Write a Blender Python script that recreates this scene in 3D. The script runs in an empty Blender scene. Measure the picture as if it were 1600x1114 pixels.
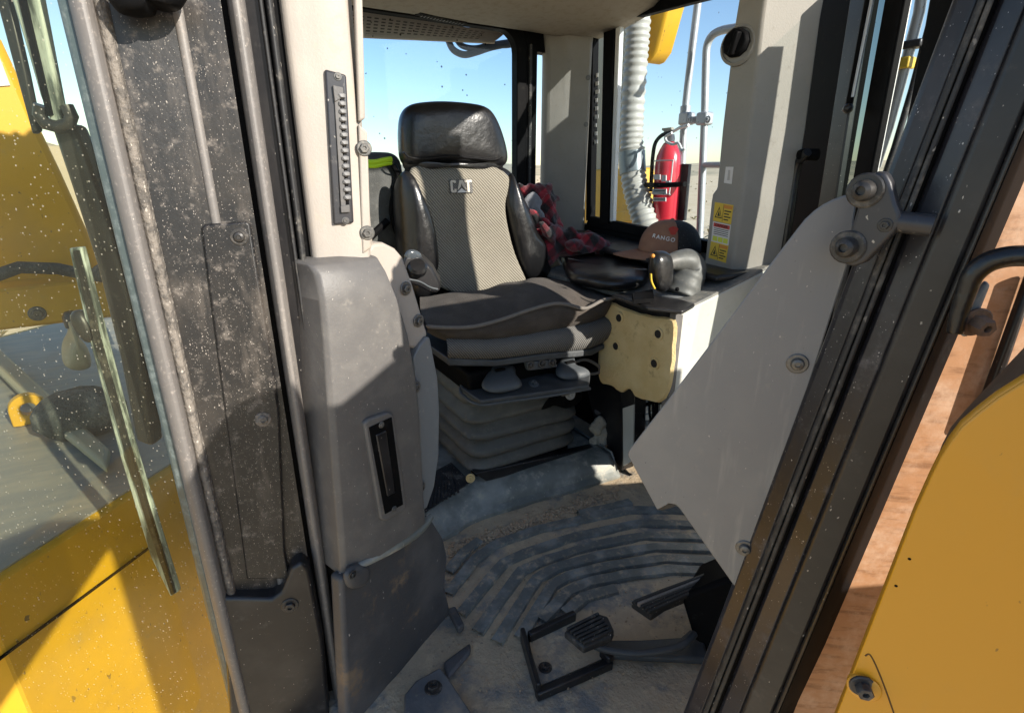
import bpy, bmesh, math, random
from mathutils import Vector, Matrix, noise
R = math.radians
random.seed(7)
S = bpy.context.scene
COL = S.collection
V = Vector

# ------------------------------------------------------------------ camera
FPX, CX, CY = 827.0, 800.0, 557.0            # focal length in pixels of the 1600x1114 photograph
PITCH, YAW = R(19.4), R(30.5)
CAM = V((0, 0, 1.0))
cam_data = bpy.data.cameras.new('camera')
cam = bpy.data.objects.new('camera', cam_data); COL.objects.link(cam)
cam.location = CAM
cam.rotation_euler = (R(90) - PITCH, 0, -YAW)
cam_data.sensor_width = 36.0
cam_data.lens = FPX / 1600 * 36.0
cam_data.clip_start = 0.02
cam_data.clip_end = 6000
S.camera = cam

# ------------------------------------------------------------------ world, sun, exposure
SUN_EL = R(24)
SUN_H = V((0.345, -0.94, 0)).normalized()
SUN_DIR = V((SUN_H.x * math.cos(SUN_EL), SUN_H.y * math.cos(SUN_EL), math.sin(SUN_EL)))
W = bpy.data.worlds.new('World'); S.world = W; W.use_nodes = True
nt = W.node_tree
for n in list(nt.nodes): nt.nodes.remove(n)
wo = nt.nodes.new('ShaderNodeOutputWorld'); bg = nt.nodes.new('ShaderNodeBackground'); sk = nt.nodes.new('ShaderNodeTexSky')
sk.sky_type = 'NISHITA'; sk.sun_disc = False
sk.sun_elevation = SUN_EL; sk.sun_rotation = math.atan2(SUN_H.x, SUN_H.y)
sk.air_density = 1.0; sk.dust_density = 0.25; sk.ozone_density = 1.9
bg.inputs['Strength'].default_value = 0.12
nt.links.new(sk.outputs[0], bg.inputs[0]); nt.links.new(bg.outputs[0], wo.inputs[0])
sl = bpy.data.lights.new('sun', 'SUN'); sl.energy = 4.5; sl.angle = R(0.53); sl.color = (1.0, 0.93, 0.82)
so = bpy.data.objects.new('sun', sl); COL.objects.link(so)
so.rotation_euler = (-SUN_DIR).to_track_quat('-Z', 'Y').to_euler()
S.view_settings.view_transform = 'Standard'; S.view_settings.look = 'None'
S.view_settings.exposure = 0.95; S.view_settings.gamma = 1.0; S.view_settings.use_curve_mapping = False
S.render.engine = 'CYCLES'
try:
    S.cycles.max_bounces = 10; S.cycles.diffuse_bounces = 5; S.cycles.transparent_max_bounces = 16
    S.cycles.use_denoising = True
except Exception: pass

# ------------------------------------------------------------------ where a line of sight meets a real plane
hd = V((math.sin(YAW), math.cos(YAW), 0)); rt = V((math.cos(YAW), -math.sin(YAW), 0)); UP = V((0, 0, 1))
fw = hd * math.cos(PITCH) - UP * math.sin(PITCH); up = UP * math.cos(PITCH) + hd * math.sin(PITCH)
def ray(x, y): return fw * FPX + rt * (x - CX) - up * (y - CY)
def on(x, y, pl):
    n, p = pl; d = ray(x, y)
    return CAM + d * (n.dot(p - CAM) / n.dot(d))
def PX(v): return (V((1, 0, 0)), V((v, 0, 0)))
def PY(v): return (V((0, 1, 0)), V((0, v, 0)))
def PZ(v): return (V((0, 0, 1)), V((0, 0, v)))
def shift(pl, d): return (pl[0], pl[1] + pl[0].normalized() * d)
def tr(pts, pl): return [on(x, y, pl) for x, y in pts]
def H(px, r):
    az = YAW + math.atan((px - CX) * math.cos(PITCH) / FPX)
    return V((math.sin(az) * r, math.cos(az) * r, 0))
PD = (V((.894, .447, 0)), V((.2, .87, 0)))       # plane of the near doorway, normal into the cab
PF = (V((.894, -.447, 0)), V((1.62, .96, 0)))     # plane of the far doorway
XW = 1.47                                         # far side wall
YR = 2.0                                          # rear wall

# ------------------------------------------------------------------ mesh helpers
class MB:
    def __init__(s): s.v = []; s.f = []
    def add(s, vs, fs):
        o = len(s.v); s.v += [tuple(a) for a in vs]; s.f += [tuple(i + o for i in f) for f in fs]; return s
    def prism(s, pts, vec):
        n = len(pts); vec = V(vec); a = [V(p) for p in pts]
        return s.add(a + [p + vec for p in a], [tuple(range(n)), tuple(range(2 * n - 1, n - 1, -1))] +
              [(i, (i + 1) % n, n + (i + 1) % n, n + i) for i in range(n)])
    def box(s, c, d, rot=None):
        c = V(c); d = V(d) / 2; q = []
        for z in (-1, 1):
            for x, y in ((-1, -1), (1, -1), (1, 1), (-1, 1)):
                p = V((x * d.x, y * d.y, z * d.z))
                if rot is not None: p = rot @ p
                q.append(c + p)
        return s.add(q, [(3, 2, 1, 0), (4, 5, 6, 7), (0, 1, 5, 4), (1, 2, 6, 5), (2, 3, 7, 6), (3, 0, 4, 7)])
    def loft(s, rows, cu=True, cap=True, cv=False):
        m = len(rows[0]); n = len(rows); vs = [p for r in rows for p in r]; fs = []
        for i in range(n if cv else n - 1):
            for j in range(m if cu else m - 1):
                a = i * m + j; b = i * m + (j + 1) % m; c = ((i + 1) % n) * m + (j + 1) % m; d = ((i + 1) % n) * m + j
                fs.append((a, b, c, d))
        if cap and not cv:
            fs.append(tuple(range(m - 1, -1, -1))); fs.append(tuple(range((n - 1) * m, n * m)))
        return s.add(vs, fs)
    def tube(s, path, rad, n=12, cap=True):
        path = [V(p) for p in path]; rows = []; N = len(path)
        T = (path[1] - path[0]).normalized()
        U = T.cross(V((0, 0, 1)));
        if U.length < .05: U = T.cross(V((0, 1, 0)))
        U.normalize()
        for i, p in enumerate(path):
            t = (path[min(i + 1, N - 1)] - path[max(i - 1, 0)]).normalized()
            U = (U - t * U.dot(t)).normalized(); B = t.cross(U)
            r = rad[i] if isinstance(rad, (list, tuple)) else rad
            rows.append([p + (U * math.cos(k * 2 * math.pi / n) + B * math.sin(k * 2 * math.pi / n)) * r for k in range(n)])
        return s.loft(rows, True, cap)
    def lathe(s, c, ax, prof, n=20):
        c = V(c); ax = V(ax).normalized(); U = ax.cross(V((0, 0, 1)))
        if U.length < .05: U = ax.cross(V((0, 1, 0)))
        U.normalize(); B = ax.cross(U)
        return s.loft([[c + ax * h + (U * math.cos(k * 2 * math.pi / n) + B * math.sin(k * 2 * math.pi / n)) * max(r, 1e-4) for k in range(n)] for r, h in prof])
    def ico(s, c, r, sub=1, sc=(1, 1, 1), jit=0):
        bm = bmesh.new(); bmesh.ops.create_icosphere(bm, subdivisions=sub, radius=1)
        vs = [V(c) + V((v.co.x * sc[0], v.co.y * sc[1], v.co.z * sc[2])) * r * (1 + random.uniform(-jit, jit)) for v in bm.verts]
        fs = [tuple(v.index for v in f.verts) for f in bm.faces]; bm.free()
        return s.add(vs, fs)

def smooth_curve(pts, n, closed=False):
    pts = [V(p) for p in pts]; m = len(pts); out = []
    segs = m if closed else m - 1
    for i in range(n):
        t = i / n * segs if closed else i / (n - 1) * segs
        k = min(int(t), segs - 1); u = t - k
        if closed: a, b, c, d = pts[(k - 1) % m], pts[k % m], pts[(k + 1) % m], pts[(k + 2) % m]
        else: a, b, c, d = pts[max(k - 1, 0)], pts[k], pts[min(k + 1, m - 1)], pts[min(k + 2, m - 1)]
        out.append(.5 * ((2 * b) + (c - a) * u + (2 * a - 5 * b + 4 * c - d) * u * u + (3 * b - a - 3 * c + d) * u ** 3))
    return out

def inflate(outline, nrm, front, back, n=36, prof=None, crown=1.0):
    o = smooth_curve(outline, n, True); c = sum(o, V((0, 0, 0))) / n; nrm = V(nrm).normalized(); mb = MB()
    prof = prof or [(.0, 1.0), (.45, .97), (.72, .82), (.9, .52), (.98, .2), (1, 0)]
    rows = [[c + (p - c) * s + nrm * front * h for p in o] for s, h in prof] + [[c + (p - c) * s - nrm * back * h for p in o] for s, h in prof[-2::-1]]
    rows = [[p if k else p for p in r] for k, r in enumerate(rows)]
    rows[0] = [c + (p - c) * .02 + nrm * front for p in o]; rows[-1] = [c + (p - c) * .02 - nrm * back for p in o]
    return mb.loft(rows)

def ob(name, mb, mat, parent=None, bev=0, sub=0, seg=2, ang=40, flat=False, label=None, kind=None):
    me = bpy.data.meshes.new(name); me.from_pydata(mb.v, [], mb.f); me.update()
    bm = bmesh.new(); bm.from_mesh(me); bmesh.ops.recalc_face_normals(bm, faces=bm.faces); bm.to_mesh(me); bm.free()
    me.materials.append(mat)
    o = bpy.data.objects.new(name, me); COL.objects.link(o)
    if not flat:
        for p in me.polygons: p.use_smooth = True
        me.set_sharp_from_angle(angle=R(ang))
    if bev:
        b = o.modifiers.new('bevel', 'BEVEL'); b.width = bev; b.segments = seg; b.limit_method = 'ANGLE'; b.angle_limit = R(35)
        b.harden_normals = False
    if sub:
        b = o.modifiers.new('sub', 'SUBSURF'); b.levels = sub; b.render_levels = sub
    if parent is not None:
        o.parent = parent; o.matrix_parent_inverse = parent_inv(parent)
    if label: o['label'] = label
    if kind: o['kind'] = kind
    return o
def parent_inv(p):
    m = Matrix.Translation(p.location)
    if p.parent is not None: m = parent_inv_w(p) 
    return m.inverted()
def parent_inv_w(p):
    return p.parent.matrix_basis @ p.matrix_parent_inverse @ p.matrix_basis if p.parent else p.matrix_basis.copy()
def thing(name, label, cat, loc=(0, 0, 0), group=None):
    o = bpy.data.objects.new(name, None); COL.objects.link(o); o.location = loc; o.empty_display_size = .1
    o['label'] = label; o['category'] = cat
    if group: o['group'] = group
    return o
def tag(o, label, cat, group=None):
    o['label'] = label; o['category'] = cat
    if group: o['group'] = group
    return o

# ------------------------------------------------------------------ materials
def mat(name, c, rough=.5, metal=0.0, var=None, dust=None, specks=None, bump=None, spec=.5, streak=None, coat=0, sheen=0):
    """c base colour; var (colour, scale, lo, hi) broad patches; dust the same, finer; specks (colour, scale, size, density); bump (scale, strength, dist)"""
    m = bpy.data.materials.new(name); m.use_nodes = True; t = m.node_tree; N = t.nodes; L = t.links
    b = N['Principled BSDF']; b.inputs['Roughness'].default_value = rough; b.inputs['Metallic'].default_value = metal
    b.inputs['Specular IOR Level'].default_value = spec
    if coat: b.inputs['Coat Weight'].default_value = coat; b.inputs['Coat Roughness'].default_value = .08
    if sheen: b.inputs['Sheen Weight'].default_value = sheen
    g = N.new('ShaderNodeNewGeometry'); P = g.outputs['Position']
    cur = None
    def rgb(col): n = N.new('ShaderNodeRGB'); n.outputs[0].default_value = (*col, 1); return n.outputs[0]
    def mix(a, bb, f):
        n = N.new('ShaderNodeMix'); n.data_type = 'RGBA'; L.new(f, n.inputs[0]); L.new(a, n.inputs[6]); L.new(bb, n.inputs[7]); return n.outputs[2]
    def ramp(f, lo, hi):
        n = N.new('ShaderNodeMapRange'); n.inputs[1].default_value = lo; n.inputs[2].default_value = hi; n.clamp = True
        n.interpolation_type = 'SMOOTHSTEP'; L.new(f, n.inputs[0]); return n.outputs[0]
    def nz(sc, det=6, ro=.6, stretch=None):
        n = N.new('ShaderNodeTexNoise'); n.inputs['Scale'].default_value = sc; n.inputs['Detail'].default_value = det; n.inputs['Roughness'].default_value = ro
        src = P
        if stretch:
            mp = N.new('ShaderNodeMapping'); mp.inputs['Scale'].default_value = stretch; L.new(P, mp.inputs[0]); src = mp.outputs[0]
        L.new(src, n.inputs['Vector']); return n.outputs[0]
    cur = rgb(c); rr = None
    if var: cur = mix(cur, rgb(var[0]), ramp(nz(var[1]), var[2], var[3]))
    if streak: cur = mix(cur, rgb(streak[0]), ramp(nz(streak[1], 5, .6, streak[4]), streak[2], streak[3]))
    if dust:
        f = ramp(nz(dust[1], 9, .72), dust[2], dust[3]); cur = mix(cur, rgb(dust[0]), f)
        n = N.new('ShaderNodeMix'); n.data_type = 'FLOAT'; L.new(f, n.inputs[0]); n.inputs[2].default_value = rough; n.inputs[3].default_value = min(.95, rough + .3); rr = n.outputs[0]
    for sp in (specks or []):
        col, sc, size, dens = sp
        vo = N.new('ShaderNodeTexVoronoi'); vo.inputs['Scale'].default_value = sc; vo.inputs['Randomness'].default_value = 1
        mp = N.new('ShaderNodeMapping'); mp.inputs['Scale'].default_value = (1, 1, .6); L.new(P, mp.inputs[0])
        wob = N.new('ShaderNodeTexNoise'); wob.inputs['Scale'].default_value = sc * 1.7
        va = N.new('ShaderNodeVectorMath'); va.operation = 'MULTIPLY_ADD'; L.new(wob.outputs['Color'], va.inputs[0]); va.inputs[1].default_value = (.9 / sc,) * 3; L.new(mp.outputs[0], va.inputs[2])
        L.new(mp.outputs[0], wob.inputs['Vector']); L.new(va.outputs[0], vo.inputs['Vector'])
        sepx = N.new('ShaderNodeSeparateColor'); L.new(vo.outputs['Color'], sepx.inputs[0])
        th = N.new('ShaderNodeMath'); th.operation = 'LESS_THAN'; L.new(sepx.outputs[0], th.inputs[0]); th.inputs[1].default_value = dens
        sz = N.new('ShaderNodeMath'); sz.operation = 'MULTIPLY'; L.new(sepx.outputs[1], sz.inputs[0]); sz.inputs[1].default_value = size
        ls = N.new('ShaderNodeMath'); ls.operation = 'LESS_THAN'; L.new(vo.outputs['Distance'], ls.inputs[0]); L.new(sz.outputs[0], ls.inputs[1])
        mu = N.new('ShaderNodeMath'); mu.operation = 'MULTIPLY'; L.new(th.outputs[0], mu.inputs[0]); L.new(ls.outputs[0], mu.inputs[1])
        mu2 = N.new('ShaderNodeMath'); mu2.operation = 'MULTIPLY'; L.new(mu.outputs[0], mu2.inputs[0]); L.new(sepx.outputs[2], mu2.inputs[1])
        cur = mix(cur, rgb(col), mu2.outputs[0])
    L.new(cur, b.inputs['Base Color'])
    if rr is not None: L.new(rr, b.inputs['Roughness'])
    if bump:
        bn = N.new('ShaderNodeBump'); bn.inputs['Strength'].default_value = bump[1]; bn.inputs['Distance'].default_value = bump[2]
        L.new(nz(bump[0], 4), bn.inputs['Height']); L.new(bn.outputs[0], b.inputs['Normal'])
    return m

DUST = (.42, .36, .29)
WHITE_DUST = (.46, .42, .37)
M = {}
M['black_frame'] = mat('black_frame', (.010, .010, .011), .4, var=((.03, .026, .023), 7, .4, .7), streak=((.075, .064, .055), 34, .5, .75, (1, 1, .22)), dust=((.2, .172, .148), 48, .52, .78),
    specks=[((.34, .3, .26), 300, .28, .22), ((.36, .32, .28), 650, .36, .5)], bump=(90, .3, .0015))
M['black_paint'] = mat('black_paint', (.010, .010, .012), .36, var=((.028, .026, .026), 8, .4, .7), dust=((.08, .074, .07), 30, .55, .85), specks=[(WHITE_DUST, 300, .25, .15)], bump=(90, .15, .001))
M['black_deep'] = mat('black_deep', (.006, .006, .0065), .5, dust=((.03, .028, .025), 40, .55, .8), spec=.04)
M['rubber'] = mat('rubber', (.02, .02, .021), .6, dust=((.22, .2, .17), 20, .5, .78), specks=[(WHITE_DUST, 240, .4, .2)], bump=(120, .3, .001))
M['rubber_dusty'] = mat('rubber_dusty', (.15, .138, .13), .5, streak=((.24, .215, .195), 40, .45, .7, (1, 1, .05)), dust=((.33, .29, .26), 110, .52, .75), specks=[(WHITE_DUST, 420, .3, .2)], bump=(180, .3, .0008))
M['crust'] = mat('crust', (.2, .175, .15), .9, dust=((.1, .09, .08), 70, .45, .6), specks=[((.5, .45, .39), 300, .5, .35)], bump=(90, .9, .006))
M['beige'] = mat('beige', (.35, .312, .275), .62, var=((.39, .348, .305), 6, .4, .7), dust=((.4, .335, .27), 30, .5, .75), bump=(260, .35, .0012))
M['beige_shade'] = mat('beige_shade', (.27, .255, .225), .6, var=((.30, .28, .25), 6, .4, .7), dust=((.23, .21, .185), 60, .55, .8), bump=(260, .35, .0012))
M['headliner'] = mat('headliner', (.33, .29, .235), .8, dust=((.27, .235, .185), 40, .45, .7), bump=(200, .3, .001))
M['grey_plastic'] = mat('grey_plastic', (.105, .1, .098), .5, var=((.13, .123, .117), 26, .4, .7), dust=((.22, .2, .178), 75, .55, .82), specks=[(WHITE_DUST, 300, .25, .12)], bump=(320, .4, .0008))
M['grey_plate'] = mat('grey_plate', (.185, .183, .184), .48, var=((.22, .215, .208), 5, .4, .65), streak=((.25, .243, .23), 70, .54, .75, (1, 1, .12)), dust=((.25, .235, .21), 60, .56, .8), specks=[(WHITE_DUST, 320, .22, .1), ((.05, .05, .05), 400, .2, .06)], bump=(400, .15, .0006))
M['cool_plate'] = mat('cool_plate', (.165, .178, .19), .45, dust=((.21, .22, .225), 70, .5, .8), specks=[(WHITE_DUST, 120, .3, .1)])
M['console'] = mat('console', (.46, .47, .43), .5, var=((.52, .52, .48), 8, .4, .7), dust=((.4, .36, .29), 24, .55, .8), specks=[((.2, .18, .15), 160, .3, .1)])
M['console_top'] = mat('console_top', (.16, .157, .15), .6, dust=((.34, .31, .26), 24, .45, .7), specks=[(WHITE_DUST, 150, .35, .2)], bump=(200, .3, .001))
M['yellow'] = mat('yellow', (.60, .285, .012), .38, var=((.57, .28, .02), 3, .4, .7), dust=((.48, .28, .06), 10, .55, .95), specks=[((.2, .1, .02), 140, .2, .04)], streak=((.52, .28, .05), 26, .55, .8, (1, 1, .15)), bump=(30, .04, .002), coat=.2)
M['yellow_dirty'] = mat('yellow_dirty', (.66, .36, .012), .5, var=((.56, .31, .025), 6, .4, .7), dust=((.42, .3, .12), 14, .58, .85), specks=[((.16, .1, .03), 60, .3, .12), ((.25, .16, .05), 140, .3, .15)], bump=(30, .1, .002))
M['tank_top'] = mat('tank_top', (.25, .25, .25), .5, streak=((.33, .31, .28), 6, .4, .65, (1, 4, 1)), dust=((.4, .36, .3), 14, .5, .8))
M['copper_reflection'] = mat('copper_reflection', (.42, .215, .105), .6, streak=((.25, .12, .055), 46, .47, .70, (.5, .5, 3.0)), dust=((.55, .36, .24), 24, .42, .72), bump=(70, .2, .002))  # copper streaks paint a reflection of the ground over dusty glass
M['seal_teal'] = mat('seal_teal', (.07, .095, .095), .4, dust=((.16, .19, .185), 60, .45, .7))
M['seam_brown'] = mat('seam_brown', (.10, .045, .008), .7)
M['steel'] = mat('steel', (.42, .42, .43), .38, .7, dust=((.35, .33, .3), 40, .5, .8), bump=(150, .2, .0006))
M['galv'] = mat('galv', (.4, .41, .42), .5, .4, dust=((.55, .53, .5), 60, .5, .75))
M['steel_dark'] = mat('steel_dark', (.045, .045, .05), .38, .3, dust=((.2, .18, .16), 50, .55, .8), specks=[(WHITE_DUST, 260, .35, .15)], bump=(120, .2, .0008))
M['bolt'] = mat('bolt', (.13, .127, .124), .4, .6, dust=((.24, .22, .19), 120, .45, .7))
M['bolt_black'] = mat('bolt_black', (.035, .033, .032), .42, .2, dust=((.17, .15, .13), 70, .5, .75), bump=(140, .3, .0006))
M['leather'] = mat('leather', (.009, .009, .010), .3, dust=((.035, .033, .031), 12, .5, .85), bump=(46, .4, .0035), spec=.55)
M['plush'] = mat('plush', (.068, .057, .049), .95, var=((.095, .081, .07), 14, .4, .7), dust=((.11, .095, .08), 70, .55, .8), bump=(380, .8, .004), sheen=.06, spec=.15)
M['piping'] = mat('piping', (.15, .135, .12), .8, dust=((.22, .2, .17), 60, .5, .8))
M['bellows'] = mat('bellows', (.085, .084, .076), .65, var=((.13, .127, .112), 8, .4, .7), dust=((.17, .16, .135), 30, .5, .78), specks=[((.03, .03, .03), 150, .3, .15)], bump=(140, .3, .001))
M['mech'] = mat('mech', (.045, .05, .055), .5, dust=((.085, .09, .095), 20, .45, .75), bump=(90, .3, .001))
M['mech_blue'] = mat('mech_blue', (.06, .068, .076), .5, dust=((.09, .098, .105), 30, .45, .75), bump=(90, .3, .001))
M['floor_metal'] = mat('floor_metal', (.11, .115, .12), .55, var=((.17, .17, .17), 7, .4, .68), dust=((.33, .27, .2), 8, .48, .7), specks=[((.3, .26, .2), 110, .4, .25)], bump=(60, .5, .004))
M['mat_rubber'] = mat('mat_rubber', (.145, .15, .138), .5, var=((.27, .275, .255), 16, .45, .7), dust=((.46, .365, .25), 40, .5, .7), specks=[((.28, .25, .2), 120, .35, .2)], bump=(70, .5, .004))
M['mat_base'] = mat('mat_base', (.47, .365, .245), .9, var=((.22, .215, .2), 7, .5, .64), dust=((.60, .465, .30), 30, .47, .7), specks=[((.3, .25, .19), 140, .4, .25)], bump=(90, .7, .006))
M['step_blue'] = mat('step_blue', (.15, .16, .148), .5, var=((.27, .28, .262), 9, .4, .65), dust=((.42, .39, .32), 18, .52, .7), specks=[((.4, .37, .31), 120, .35, .2)], bump=(60, .4, .003))
M['dirt'] = mat('dirt', (.46, .34, .22), .95, dust=((.3, .23, .16), 60, .4, .7), bump=(120, .6, .004))
M['foam'] = mat('foam', (.68, .53, .27), .9, var=((.6, .44, .2), 9, .4, .7), dust=((.36, .25, .11), 26, .55, .75), bump=(160, .7, .004))
M['foam_hole'] = mat('foam_hole', (.02, .018, .015), .9)
M['cap_brown'] = mat('cap_brown', (.27, .135, .085), .85, var=((.32, .165, .1), 30, .4, .7), bump=(420, .5, .002))
M['cap_red'] = mat('cap_red', (.42, .045, .03), .8)
M['mesh_black'] = mat('mesh_black', (.015, .015, .016), .8, specks=[((.1, .1, .1), 260, .4, .5)], bump=(500, .9, .002))
M['white_print'] = mat('white_print', (.75, .73, .7), .7)
M['logo_thread'] = mat('logo_thread', (.58, .53, .46), .85, bump=(300, .5, .001))
M['grey_fleece'] = mat('grey_fleece', (.17, .18, .2), .95, bump=(300, .8, .004), sheen=.3)
M['bag'] = mat('bag', (.05, .052, .05), .8, var=((.085, .088, .085), 14, .4, .7), dust=((.13, .13, .12), 60, .5, .8), bump=(240, .6, .003))
M['bag_green'] = mat('bag_green', (.5, .75, .02), .6)
M['ext_red'] = mat('ext_red', (.6, .03, .05), .25, dust=((.6, .12, .12), 14, .6, .9), coat=.4)
M['white_plastic'] = mat('white_plastic', (.68, .68, .66), .45, dust=((.5, .47, .42), 40, .5, .8))
M['label_white'] = mat('label_white', (.66, .64, .62), .5, dust=((.5, .47, .43), 50, .55, .8))
M['label_yellow'] = mat('label_yellow', (.68, .47, .05), .5, dust=((.5, .38, .12), 50, .55, .8))
M['label_orange'] = mat('label_orange', (.62, .25, .04), .5)
M['label_red'] = mat('label_red', (.55, .06, .05), .5)
M['label_lime'] = mat('label_lime', (.6, .66, .08), .5)
M['ink'] = mat('ink', (.015, .015, .015), .6)
M['hose_grey'] = mat('hose_grey', (.42, .41, .37), .5, dust=((.5, .47, .41), 40, .5, .75))
M['hose_band'] = mat('hose_band', (.2, .23, .24), .4, .3)
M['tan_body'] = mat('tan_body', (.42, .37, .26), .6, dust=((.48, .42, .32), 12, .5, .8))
M['hill'] = mat('hill', (.56, .45, .29), .95, var=((.36, .31, .2), .06, .4, .65))
M['top_dirt_shade'] = mat('top_dirt_shade', (.085, .055, .035), .6, dust=((.16, .12, .085), 40, .5, .8))  # dirt plus the shade of the yellow cowl top, put into the colour
M['boot_grey'] = mat('boot_grey', (.10, .10, .095), .5, dust=((.2, .19, .17), 50, .5, .8), bump=(60, .3, .002))
M['sand'] = mat('sand', (.64, .50, .31), .95, var=((.70, .56, .37), .35, .4, .65), dust=((.28, .235, .15), 1.8, .55, .75), bump=(3, .6, .08))
M['scrub'] = mat('scrub', (.24, .21, .12), .95, var=((.34, .28, .17), 2, .4, .7))
M['rock'] = mat('rock', (.05, .058, .062), .8, dust=((.2, .2, .19), 12, .45, .7), bump=(20, .8, .02))
M['wiper'] = mat('wiper', (.5, .56, .53), .5, streak=((.07, .085, .08), 60, .45, .6, (1, 1, .15)), dust=((.3, .33, .3), 50, .5, .8))
M['guard_tan'] = mat('guard_tan', (.72, .55, .42), .6)
M['smoke'] = mat('smoke', (.06, .07, .08), .15, .0, coat=.3)

def glass(name, tint, dust_amt, dust_col, speck_scale=220, speck_d=.35, gloss=.07, veil=.04, big=None):
    m = bpy.data.materials.new(name); m.use_nodes = True; t = m.node_tree; N = t.nodes; L = t.links
    for n in list(N): N.remove(n)
    out = N.new('ShaderNodeOutputMaterial'); tp = N.new('ShaderNodeBsdfTransparent'); tp.inputs[0].default_value = (*tint, 1)
    gl = N.new('ShaderNodeBsdfGlossy'); gl.inputs['Roughness'].default_value = .03
    lw = N.new('ShaderNodeFresnel'); lw.inputs[0].default_value = 1.45
    mg = N.new('ShaderNodeMixShader'); sc = N.new('ShaderNodeMath'); sc.operation = 'MULTIPLY'; sc.inputs[1].default_value = gloss / .04
    L.new(lw.outputs[0], sc.inputs[0]); cl = N.new('ShaderNodeClamp'); 
    gb = N.new('ShaderNodeNewGeometry'); fr = N.new('ShaderNodeMath'); fr.operation = 'SUBTRACT'; fr.inputs[0].default_value = 1; L.new(gb.outputs['Backfacing'], fr.inputs[1])
    sf = N.new('ShaderNodeMath'); sf.operation = 'MULTIPLY'; L.new(sc.outputs[0], sf.inputs[0]); L.new(fr.outputs[0], sf.inputs[1])
    L.new(sf.outputs[0], cl.inputs[0]); cl.inputs[2].default_value = .9
    L.new(cl.outputs[0], mg.inputs[0]); L.new(tp.outputs[0], mg.inputs[1]); L.new(gl.outputs[0], mg.inputs[2])
    df = N.new('ShaderNodeBsdfDiffuse'); df.inputs[0].default_value = (*dust_col, 1)
    g = N.new('ShaderNodeNewGeometry')
    vo = N.new('ShaderNodeTexVoronoi'); vo.inputs['Scale'].default_value = speck_scale; L.new(g.outputs['Position'], vo.inputs['Vector'])
    sp = N.new('ShaderNodeSeparateColor'); L.new(vo.outputs['Color'], sp.inputs[0])
    a = N.new('ShaderNodeMath'); a.operation = 'LESS_THAN'; L.new(sp.outputs[0], a.inputs[0]); a.inputs[1].default_value = speck_d
    s2 = N.new('ShaderNodeMath'); s2.operation = 'MULTIPLY'; L.new(sp.outputs[1], s2.inputs[0]); s2.inputs[1].default_value = .38
    b = N.new('ShaderNodeMath'); b.operation = 'LESS_THAN'; L.new(vo.outputs['Distance'], b.inputs[0]); L.new(s2.outputs[0], b.inputs[1])
    c = N.new('ShaderNodeMath'); c.operation = 'MULTIPLY'; L.new(a.outputs[0], c.inputs[0]); L.new(b.outputs[0], c.inputs[1])
    c2 = N.new('ShaderNodeMath'); c2.operation = 'MULTIPLY'; L.new(c.outputs[0], c2.inputs[0]); c2.inputs[1].default_value = dust_amt
    nz = N.new('ShaderNodeTexNoise'); nz.inputs['Scale'].default_value = 5; nz.inputs['Detail'].default_value = 6; L.new(g.outputs['Position'], nz.inputs['Vector'])
    mr = N.new('ShaderNodeMapRange'); mr.inputs[1].default_value = .35; mr.inputs[2].default_value = .75; mr.inputs[3].default_value = veil * .4; mr.inputs[4].default_value = veil * 1.8; L.new(nz.outputs[0], mr.inputs[0])
    mx = N.new('ShaderNodeMath'); mx.operation = 'MAXIMUM'; L.new(c2.outputs[0], mx.inputs[0]); L.new(mr.outputs[0], mx.inputs[1])
    mxf = N.new('ShaderNodeMath'); mxf.operation = 'MULTIPLY'; L.new(mx.outputs[0], mxf.inputs[0]); L.new(fr.outputs[0], mxf.inputs[1])
    md = N.new('ShaderNodeMixShader'); L.new(mxf.outputs[0], md.inputs[0]); L.new(mg.outputs[0], md.inputs[1]); L.new(df.outputs[0], md.inputs[2])
    L.new(md.outputs[0], out.inputs[0]); return m
M['glass_door'] = glass('glass_door', (.85, .86, .79), .42, (.5, .47, .37), 290, .17, .02, .02)
M['glass_clear'] = glass('glass_clear', (.86, .90, .93), .4, (.4, .37, .3), 120, .03, .012, .003)
M['glass_far'] = glass('glass_far', (.92, .94, .94), .4, (.4, .37, .3), 120, .03, .012, .003)
M['glass_rear'] = glass('glass_rear', (.78, .85, .91), .75, (.06, .05, .04), 60, .06, .03, .004)

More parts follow.
